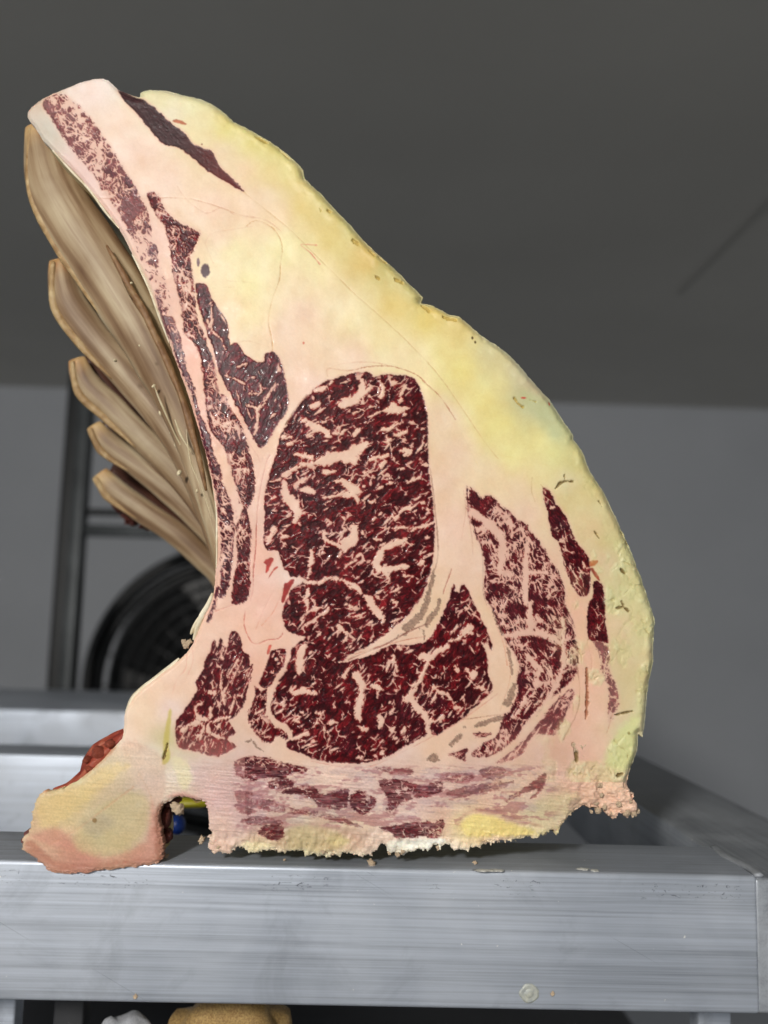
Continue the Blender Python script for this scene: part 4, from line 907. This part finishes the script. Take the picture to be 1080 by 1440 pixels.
for k in range(24):
    a = 2*math.pi*k/24; c_, s_ = math.cos(a), math.sin(a)
    o = tube('grille_spoke', [(.03*c_, -.034, .03*s_), (.16*c_, -.040, .16*s_), ((RF-.03)*c_, -.02, (RF-.03)*s_)], [.002, .002, .002], M_BLK2, seg=6); o.location = fc; rel(o, fan)
def blade(k):
    V = []; Fc = []; a0 = 2*math.pi*k/5
    for i in range(9):
        r = .035+(RF-.075)*i/8
        for j in range(7):
            t = j/6-.5; aa = a0+t*(.55+.5*math.sin(i/8*2.4)); V.append((r*math.cos(aa), .02+t*.05, r*math.sin(aa)))
    for i in range(8):
        for j in range(6): Fc.append((i*7+j, i*7+j+1, (i+1)*7+j+1, (i+1)*7+j))
    n0 = len(V); V += [(x, y+.003, z) for x, y, z in V]; Fc += [tuple(n0+q for q in f)[::-1] for f in Fc]
    return V, Fc
for k in range(5):
    V, Fc = blade(k); o = mesh_obj('blade', V, Fc, M_BLK); o.location = fc; rel(o, fan)
o = place('hub', lump_mesh('hub', 1, 3, 0), M_BLK, fc+Vector((0, -.02, 0)), (.05, .03, .05)); rel(o, fan)
bm = bmesh.new(); bmesh.ops.create_cone(bm, cap_ends=True, segments=64, radius1=RF, radius2=RF*.9, depth=.10, matrix=Matrix.Translation((0, .10, 0)) @ Matrix.Rotation(math.pi/2, 4, 'X'))
o = bm_obj('back_housing', bm, M_BLK, None, True); o.location = fc; rel(o, fan); shade_auto(o)
rel(box('fan_stand', fc.x-.05, fc.x+.05, fc.y+.02, fc.y+.10, -1.6, fc.z-RF+.01, M_BLK, bev=.004), fan)

# little coloured things seen through the notch of the bone
pb = at(247, 1158, .17)
tag(heap('blue_cap', pb[0]-.001, .18, pb[2]-.003, .0058, .0075, .0066, plain('blue_plastic', (5, 30, 84), (8, 44, 116), 30, .4), 4, 'small blurred blue object seen through the notch between bone and meat', 'cap', .08, 1.), kind=None)
py_ = at(264, 1133, .16)
heap('yellow_strip', py_[0], .165, py_[2]+.001, .013, .006, .0035, plain('yellow_plastic', (136, 130, 24), (170, 160, 40), 30, .4), 6, 'small yellow strip seen through the top of the bone notch', 'strip', .12, 1.)

# ---------------------------------------------------------------- the rib of beef
roast = empty('rib_of_beef', (0, .02, ZT)); tag(roast, 'large aged rib of beef, marbled dark red cut face in yellow fat, on aluminium bar', 'meat')
FD = build_face()
out, col, H, wet, lab = FD['out'], FD['col'], FD['H'], FD['wet'], FD['lab'].copy()
lab[(FD['F'] < -1.2)] = 0
lab[(lab > 0) & (FD['F'] < -1.2)] = 0
capline = full_sdf([(165,124),(343,269),(400,312),(470,385),(540,450),(610,520),(680,600),(745,668),(765,690),(806,745),(834,812),(858,880),(868,960),(868,1010),(850,1080),(860,1240),(1000,1240),(1000,60),(165,60)], 4, 1)
lab[(lab == 0) & (capline > 0) & (YY < 1092)] = 12
lab[(lab == 0) & (FD['bone'] > .5) & (XX < 260)] = 10
lab[(lab == 0) & (YY > 1075+ (XX-560)*0)] = 11
g_y, g_x = np.gradient(out); gl = np.maximum(np.hypot(g_x, g_y), .3)
sn = (out < 0) & (out > -1.3)
PXs = XX.copy(); PYs = YY.copy()
PXs[sn] += (-out*g_x/gl**2)[sn]*.95; PYs[sn] += (-out*g_y/gl**2)[sn]*.95
# broad form of the sawn face: the bone end stands forward a little, the rim leans back
bulge = 4.2*sstep(330, 120, PXs)*sstep(1000, 1120, PYs) + .8*sstep(620, 200, np.hypot(PXs-520, (PYs-760)*.8))
crumb = sstep(760, 860, PXs)*sstep(1070, 1120, PYs)
bulge += crumb*(fbm(XX/13, YY/11, 801, 3)-.5)*7 + sstep(1150, 1185, PYs)*sstep(280, 300, PXs)*(fbm(XX/7, YY/9, 811, 2)-.55)*2.2
W3 = at(PXs, PYs, 0.); W3[..., 1] -= (H+bulge)*.001
ok = out > -1.3
quad = ok[:-1, :-1] & ok[1:, :-1] & ok[:-1, 1:] & ok[1:, 1:]
idx = np.arange(GW*GH).reshape(GH, GW)
lincol = lin(col)
NAMES = {1: 'eye_muscle', 2: 'centre_muscle', 3: 'edge_muscle', 4: 'dark_muscle', 5: 'rib_muscle', 6: 'intercostal_muscle', 7: 'cap_muscle', 8: 'thin_muscle', 9: 'dried_muscle', 10: 'spine_bone', 11: 'sawn_base', 12: 'fat_cap', 0: 'inner_fat'}
qlab = lab[:-1, :-1]
pad = np.pad(quad, 1)
for L_, nm in NAMES.items():
    sel = quad & (qlab == L_)
    if not sel.any(): continue
    qs, rs_ = np.where(sel)
    a = idx[qs, rs_]; b = idx[qs+1, rs_]; c = idx[qs+1, rs_+1]; d = idx[qs, rs_+1]
    F4 = np.stack([a, b, c, d], 1)
    # skirt along the outline so the slice has an edge
    sk = []
    for dy, dx, e in ((-1, 0, (3, 0)), (1, 0, (1, 2)), (0, -1, (0, 1)), (0, 1, (2, 3))):
        miss = ~pad[qs+1+dy, rs_+1+dx]
        sk.append(F4[miss][:, e])
    sk = np.concatenate(sk)
    used = np.unique(F4); remap = np.full(GW*GH, -1); remap[used] = np.arange(len(used))
    V = W3.reshape(-1, 3)[used]; Cc = lincol.reshape(-1, 3)[used]; Wt = wet.reshape(-1)[used]
    faces = remap[F4]
    if len(sk):
        su = np.unique(sk); rm2 = np.full(GW*GH, -1); rm2[su] = np.arange(len(su))+len(V)
        V2 = W3.reshape(-1, 3)[su].copy(); V2[:, 1] += .006; V = np.vstack([V, V2]); Cc = np.vstack([Cc, lincol.reshape(-1, 3)[su]*.9]); Wt = np.concatenate([Wt, wet.reshape(-1)[su]])
        faces = np.vstack([faces, np.stack([remap[sk[:, 1]], remap[sk[:, 0]], rm2[sk[:, 0]], rm2[sk[:, 1]]], 1)])
    me = bpy.data.meshes.new(nm)
    me.vertices.add(len(V)); me.vertices.foreach_set('co', V.astype(np.float32).ravel())
    me.loops.add(faces.size); me.loops.foreach_set('vertex_index', faces.astype(np.int32).ravel())
    me.polygons.add(len(faces)); me.polygons.foreach_set('loop_start', np.arange(0, faces.size, 4, dtype=np.int32))
    me.polygons.foreach_set('use_smooth', np.ones(len(faces), bool)); me.update(calc_edges=True)
    ca = me.attributes.new('tissue', 'FLOAT_COLOR', 'POINT'); ca.data.foreach_set('color', np.hstack([Cc, np.ones((len(Cc), 1))]).astype(np.float32).ravel())
    me.attributes.new('wet', 'FLOAT', 'POINT').data.foreach_set('value', Wt.astype(np.float32))
    me.materials.append(M_CUT)
    rel(link(bpy.data.objects.new(nm, me)), roast)

# the body behind the cut
def loft(name, poly, depths, mat, cx, cy, parent, seed=0, amp=2.):
    P = smooth_poly(poly, 2); n = len(P); V = []; Fc = []
    for j, (dy, sc_, sx_, sy_) in enumerate(depths):
        for i, (x, y) in enumerate(P):
            w_ = amp*(noise.fractal(Vector((x*.02, y*.02, dy*30+seed)), 1., 2., 3)) if j else 0
            q = np.array([x, y])-np.array([cx, cy]); r = np.linalg.norm(q)+1e-6
            q = q*(sc_+(w_/r))
            V.append(at(cx+q[0]+sx_, cy+q[1]+sy_, 0.)+np.array([0, dy, 0]))
    for j in range(len(depths)-1):
        for i in range(n): Fc.append((j*n+i, (j+1)*n+i, (j+1)*n+(i+1) % n, j*n+(i+1) % n))
    c_ = len(V); V.append(at(cx, cy, 0)+np.array([0, depths[-1][0]+.004, 0]))
    for i in range(n): Fc.append(((len(depths)-1)*n+i, c_, (len(depths)-1)*n+(i+1) % n))
    o = mesh_obj(name, V, Fc, mat); return rel(o, parent)
BODY = [p for p in OUTLINE if not (p[0] < 285 and p[1] > 905) and not (p[1] > 1120 and p[0] < 300)]
BODY = [(x, min(y, 1180)) for x, y in BODY if not (x < 300 and y > 600 and False)]
# insert the inner line of the body where the spine bone is left out
k0 = max(i for i, p in enumerate(BODY) if p[1] > 1150); BODY = BODY[:k0+1]+[(292, 1110), (262, 1060), (262, 990), (268, 940)]+BODY[k0+1:]
loft('rind', BODY, [(.0045, .991, 0, 0), (.012, .985, 0, 0), (.04, .975, 4, 2), (.08, .96, 10, 6), (.13, .94, 22, 14), (.18, .91, 34, 22), (.22, .85, 46, 32), (.24, .7, 55, 44)], M_RIND, 520, 760, roast, 3, 5.)
BONE = [(62,1117),(100,1106),(139,1076),(172,1040),(177,1010),(190,984),(215,961),(240,942),(262,925),(285,960),(290,1060),(284,1128),(270,1122),(252,1118),(238,1124),(226,1134),(222,1153),(226,1181),(226,1196),(219,1208),(176,1212),(135,1217),(110,1219),(80,1217),(58,1201),(42,1188),(49,1164),(52,1140)]
loft('bone_body', BONE, [(-.0005, .985, 0, 0), (.006, .975, 0, 0), (.014, .95, 6, -2), (.022, .86, 12, -6), (.028, .68, 18, -8)], M_RIND, 165, 1110, roast, 9, 3.)

# ribs fanning out behind the cut
RIBS = [([(54,178),(72,255),(108,322),(152,388),(200,468),(233,532),(262,600),(285,670),(305,745)], [20,38,44,44,39,32,25,20,15], .026),
 ([(82,366),(94,420),(128,470),(172,520),(216,572),(252,625),(282,690),(306,760)], [13,25,25,23,22,20,18,16], .060),
 ([(108,505),(122,540),(158,575),(202,618),(244,660),(284,712),(310,760)], [12,20,20,19,18,17,16], .094),
 ([(132,598),(150,622),(190,652),(236,690),(280,732),(312,775)], [11,17,17,17,16,15], .126),
 ([(140,666),(158,686),(200,718),(244,748),(284,784),(316,822)], [12,17,17,17,16,15], .158)]
def smooth_rib(k):
    pts, rad, dy = RIBS[k]; pts = pts+[(pts[-1][0]+26, pts[-1][1]+85), (pts[-1][0]+66, pts[-1][1]+165)]; rad = rad+[rad[-1], rad[-1]]
    P3 = [at(x, y, dy+.010*i/len(pts)) for i, (x, y) in enumerate(pts)]
    sc_ = (.454+dy)/F_PX
    return P3, [r*sc_*1.0 for r in rad]
ribobjs = []
for k in range(5):
    P3, rr = smooth_rib(k)
    o = rel(tube('rib', P3, rr, M_RIB, seg=32, flat=.52, jitter=.05), roast); ribobjs.append(o)
    pts_, rad_, dy_ = RIBS[k]; lip = []
    for i in range((len(pts_)+1)//2):
        x, y = pts_[i]; x2, y2 = pts_[i+1]; L_ = math.hypot(x2-x, y2-y); r_ = rad_[i]*(.84 if i else .6)
        lip.append(at(x-(y2-y)/L_*r_, y+(x2-x)/L_*r_, dy_-.0035+.010*i/len(pts_)))
    rel(tube('rib_lit_lip', lip, [.0012]+[.0024]*(len(lip)-2)+[.0003], M_LIP, seg=10, flat=.6, jitter=.2), roast)  # pale tube: yellowish curled rim, with the rib's lit edge put in as colour
for pts, r_ in (([(150,345),(180,398),(206,446),(232,500),(256,560),(274,620),(290,690)], .0020),):
    rel(tube('dried_strip', [at(x, y, .0150+.005*i/len(pts)) for i, (x, y) in enumerate(pts)], [r_*.3]+[r_]*(len(pts)-2)+[r_*.3], M_STRIP, seg=10, jitter=.6), roast)
# dried membrane between the ribs
for k in range(4):
    A_ = smooth_poly3(smooth_rib(k)[0], 4); B_ = smooth_poly3(smooth_rib(k+1)[0], 4)
    n = 24; A_ = A_[np.linspace(len(A_)*.10, len(A_)-1, n).astype(int)]; B_ = B_[np.linspace(1, len(B_)-1, n).astype(int)]
    V = []; Fc = []
    for i in range(n):
        for j in range(9):
            t = j/8; p = A_[i]*(1-t)+B_[i]*t; p = p+np.array([.004*math.sin(math.pi*t), .012*math.sin(math.pi*t)+.007, .001]); p = p+np.array([0, 0, .0006*noise.noise(Vector(p*90))])
            V.append(p)
    for i in range(n-1):
        for j in range(8): Fc.append((i*9+j, (i+1)*9+j, (i+1)*9+j+1, i*9+j+1))
    o = mesh_obj('membrane', V, Fc, M_MEM); rel(o, roast)
    md = o.modifiers.new('thick', 'SOLIDIFY'); md.thickness = .003; md.offset = 1
# pale drops and threads of fat on the ribs
M_DROP = plain('pale_fat_drop', (206, 190, 150), (236, 224, 190), 200, .3, .2, .0004)
DR = [lump_mesh('fat_bead', 20+k, 2, .3, 2.) for k in range(3)]
for k, (x, y, s_, dy) in enumerate(((226, 580, 4.5, .036), (252, 665, 4.5, .06), (216, 543, 3., .026), (185, 398, 2.5, .009), (162, 507, 3, .038), (240, 608, 3, .04), (234, 590, 3, .036), (247, 625, 3.2, .045), (277, 690, 2.5, .03), (196, 486, 1.8, .012))):
    rel(place('fat_bead', DR[k % 3], M_DROP, at(x, y, dy-.006), (s_*.00027, s_*.00025, s_*.00042), (0, .4*k, .3*k)), roast)
for pts, r_ in (([(216,540),(222,556),(230,575),(240,598),(252,622),(262,640)], .0008), ([(262,604),(268,650),(285,690),(298,730)], .0005), ([(246,590),(256,615),(272,640)], .0009)):
    rel(tube('fat_thread', [at(x, y, .014+.0035*i) for i, (x, y) in enumerate(pts)], [r_*.2, r_*.5, r_*.7, r_*.35, r_*.55, r_*.2], M_DROP, seg=6, jitter=.5), roast)
# dark tail hanging at the end of the ribs
for k, (x, y, sx_, sz_, rot) in enumerate(((172, 706, 13, 15, .3), (186, 726, 15, 12, -.2), (208, 737, 12, 9, .1))):
    rel(place('dried_tail', lump_mesh('dried_tail', 30+k, 3, .5, 1.8), M_DARKRED, at(x, y, .19), (sx_*.0005, .006, sz_*.0005), (0, rot, 0)), roast)
# ragged red trimmings on the back of the spine bone
for k, (x, y, sx_, sz_, rot, m_) in enumerate(((140, 1058, 10, 8, .5, 0), (128, 1080, 7, 6, .2, 0), (124, 1068, 6, 5, .2, 0), (156, 1046, 8, 6, .2, 0), (43, 1173, 7, 7, 0, 2), (37, 1180, 4, 5, 0, 2), (234, 1150, 7, 18, .1, 1), (236, 1175, 7, 10, 0, 1), (244, 1128, 12, 5, -.4, 2))):
    rel(place('dried_trimming', lump_mesh('dried_trimming', 50+k, 3, .26, 1.8), (M_RED, M_DARKRED, scrap_material('purple_scrap', (90, 40, 48), (150, 92, 88), (196, 150, 130)))[m_], at(x, y, .008 if k < 6 else .010), (sx_*.00037, .005, sz_*.00037), (0, rot, 0)), roast)
rel(tube('dried_trimming', [at(x, y, .010) for x, y in ((180, 1026), (164, 1046), (150, 1062), (136, 1078), (120, 1094), (98, 1106), (76, 1112))], [.0012, .0036, .0046, .0050, .0036, .0024, .0012], M_RED, seg=20, jitter=.55), roast)
rel(tube('dried_trimming', [at(x, y, .014) for x, y in ((184, 1024), (160, 1040), (140, 1056), (127, 1074), (116, 1090))], [.0008, .0026, .0036, .0030, .001], M_RED, seg=16, jitter=.8), roast)
# crumbs of sawn fat clinging to the lower edge
CR_ = [lump_mesh('fat_crumb', 80+k, 3, .85, 1.7, (1, .8, 1)) for k in range(6)]
random.seed(11)
def crumb_at(x, y, s_, dy=-.001, mat=M_CRUMB):
    o = place('fat_crumb', CR_[random.randrange(6)], mat, at(x, y, dy), tuple(s_*.00036*random.uniform(.7, 1.25) for _ in range(3)), tuple(random.uniform(-1.5, 1.5) for _ in range(3))); return rel(o, roast)
for _ in range(24):
    t = random.random(); x = 832+60*t+random.uniform(-6, 6); y = 1098+44*random.random()**.8+8*t; crumb_at(x, min(y, 1144), random.uniform(2., 5), random.uniform(-.001, .004))
for x, y, s_ in ((810,1052,7),(806,1046,6),(818,1050,8),(820,1062,7),(800,1068,6),(813,1076,6),(830,1080,5)): crumb_at(x, y, s_*.7, .0012)
for _ in range(18):
    x = random.uniform(296, 800); yb = np.interp(x, [290, 330, 450, 520, 560, 700, 790], [1192, 1192, 1200, 1200, 1200, 1184, 1168]); crumb_at(x, yb+random.uniform(-5, 3), random.uniform(1.2, 3.4), random.uniform(-.002, .004), M_WHITE if random.random() < .4 else M_CRUMB)
for _ in range(3):
    k = random.random(); x, y = (222+random.uniform(-4, 6), 1130+75*k) if random.random() < .5 else (286+random.uniform(-3, 5), 1132+55*k); crumb_at(x, y, random.uniform(1.5, 4), random.uniform(-.002, .006))
crumb_at(250, 1138, 7, .001)
for p in ((262,908,5),(266,903,3.5),(259,903,3)): crumb_at(*p, .001, M_WHITE)
# flakes peeling off the hollow edge
for pts, r_ in (([(272,900),(277,884),(284,866),(292,852),(299,834)], .0013), ([(268,892),(274,880),(280,868)], .0010), ([(252,926),(236,941),(216,957),(199,970),(186,984),(178,1003)], .0012), ([(304,800),(305,770),(305,735),(303,705),(298,672)], .0005), ([(238,483),(226,450),(206,398),(186,358)], .0006), ([(168,322),(150,300),(128,270),(100,240),(74,212)], .0007)):
    rel(tube('edge_flake', [at(x, y, .001) for x, y in pts], [r_*.4, r_, r_*1.2, r_, r_*.6], M_WHITE, seg=8, jitter=.6), roast)

# loose crumbs lying on the bar
for (x, y, s_, lab_) in ((523, 1214, 6, 'pale crumb on the bar under the gap in the middle of the meat'), (234, 1204, 3, 'small crumb lying by the notch of the spine bone'),
                         (668, 1213, 3, 'small crumb on the bar top right of the middle'), (400, 1209, 2, 'tiny crumb on the bar under the left part of the meat')):
    p = atz(x, y, ZT+.0008); o = place('loose_crumb', CR_[random.randrange(6)], M_CRUMB, p, s_*.00030, (random.random()*3, 0, random.random()*3)); tag(o, lab_, 'crumb', 'loose crumbs of fat on the bar')
for i, (x, y, s_) in enumerate(((681, 1229, 14), (700, 1231, 8), (820, 1222, 8), (836, 1224, 5))):
    p = atz(x, y, ZT+.0001) if y < 1226 else atz(x, 1224, ZT+.0001)
    o = place('fat_smear', lump_mesh('fat_smear', 120+i, 3, .7, 2.6), plain('white_smear', (206, 206, 200), (232, 232, 226), 300, .6, .5, .0005), p, (s_*.00036, .0022, .00035)); tag(o, ('white smear of fat on the front edge of the bar, the largest one', 'small white smear right of the largest one on the bar edge', 'thin pale smear on the bar top towards the corner', 'faintest pale smear on the bar top nearest the corner')[i], 'smear', 'smears of fat on the bar')
for x, y, lab_ in ((777, 1398, 'yellow speck on the bar face right of the plug'), (190, 1402, 'pale speck at the lower edge of the bar face')):
    tag(place('fat_speck', CR_[1], M_WHITE, at(x, y, YB-.0004), (.0010, .0005, .0010)), lab_, 'speck')
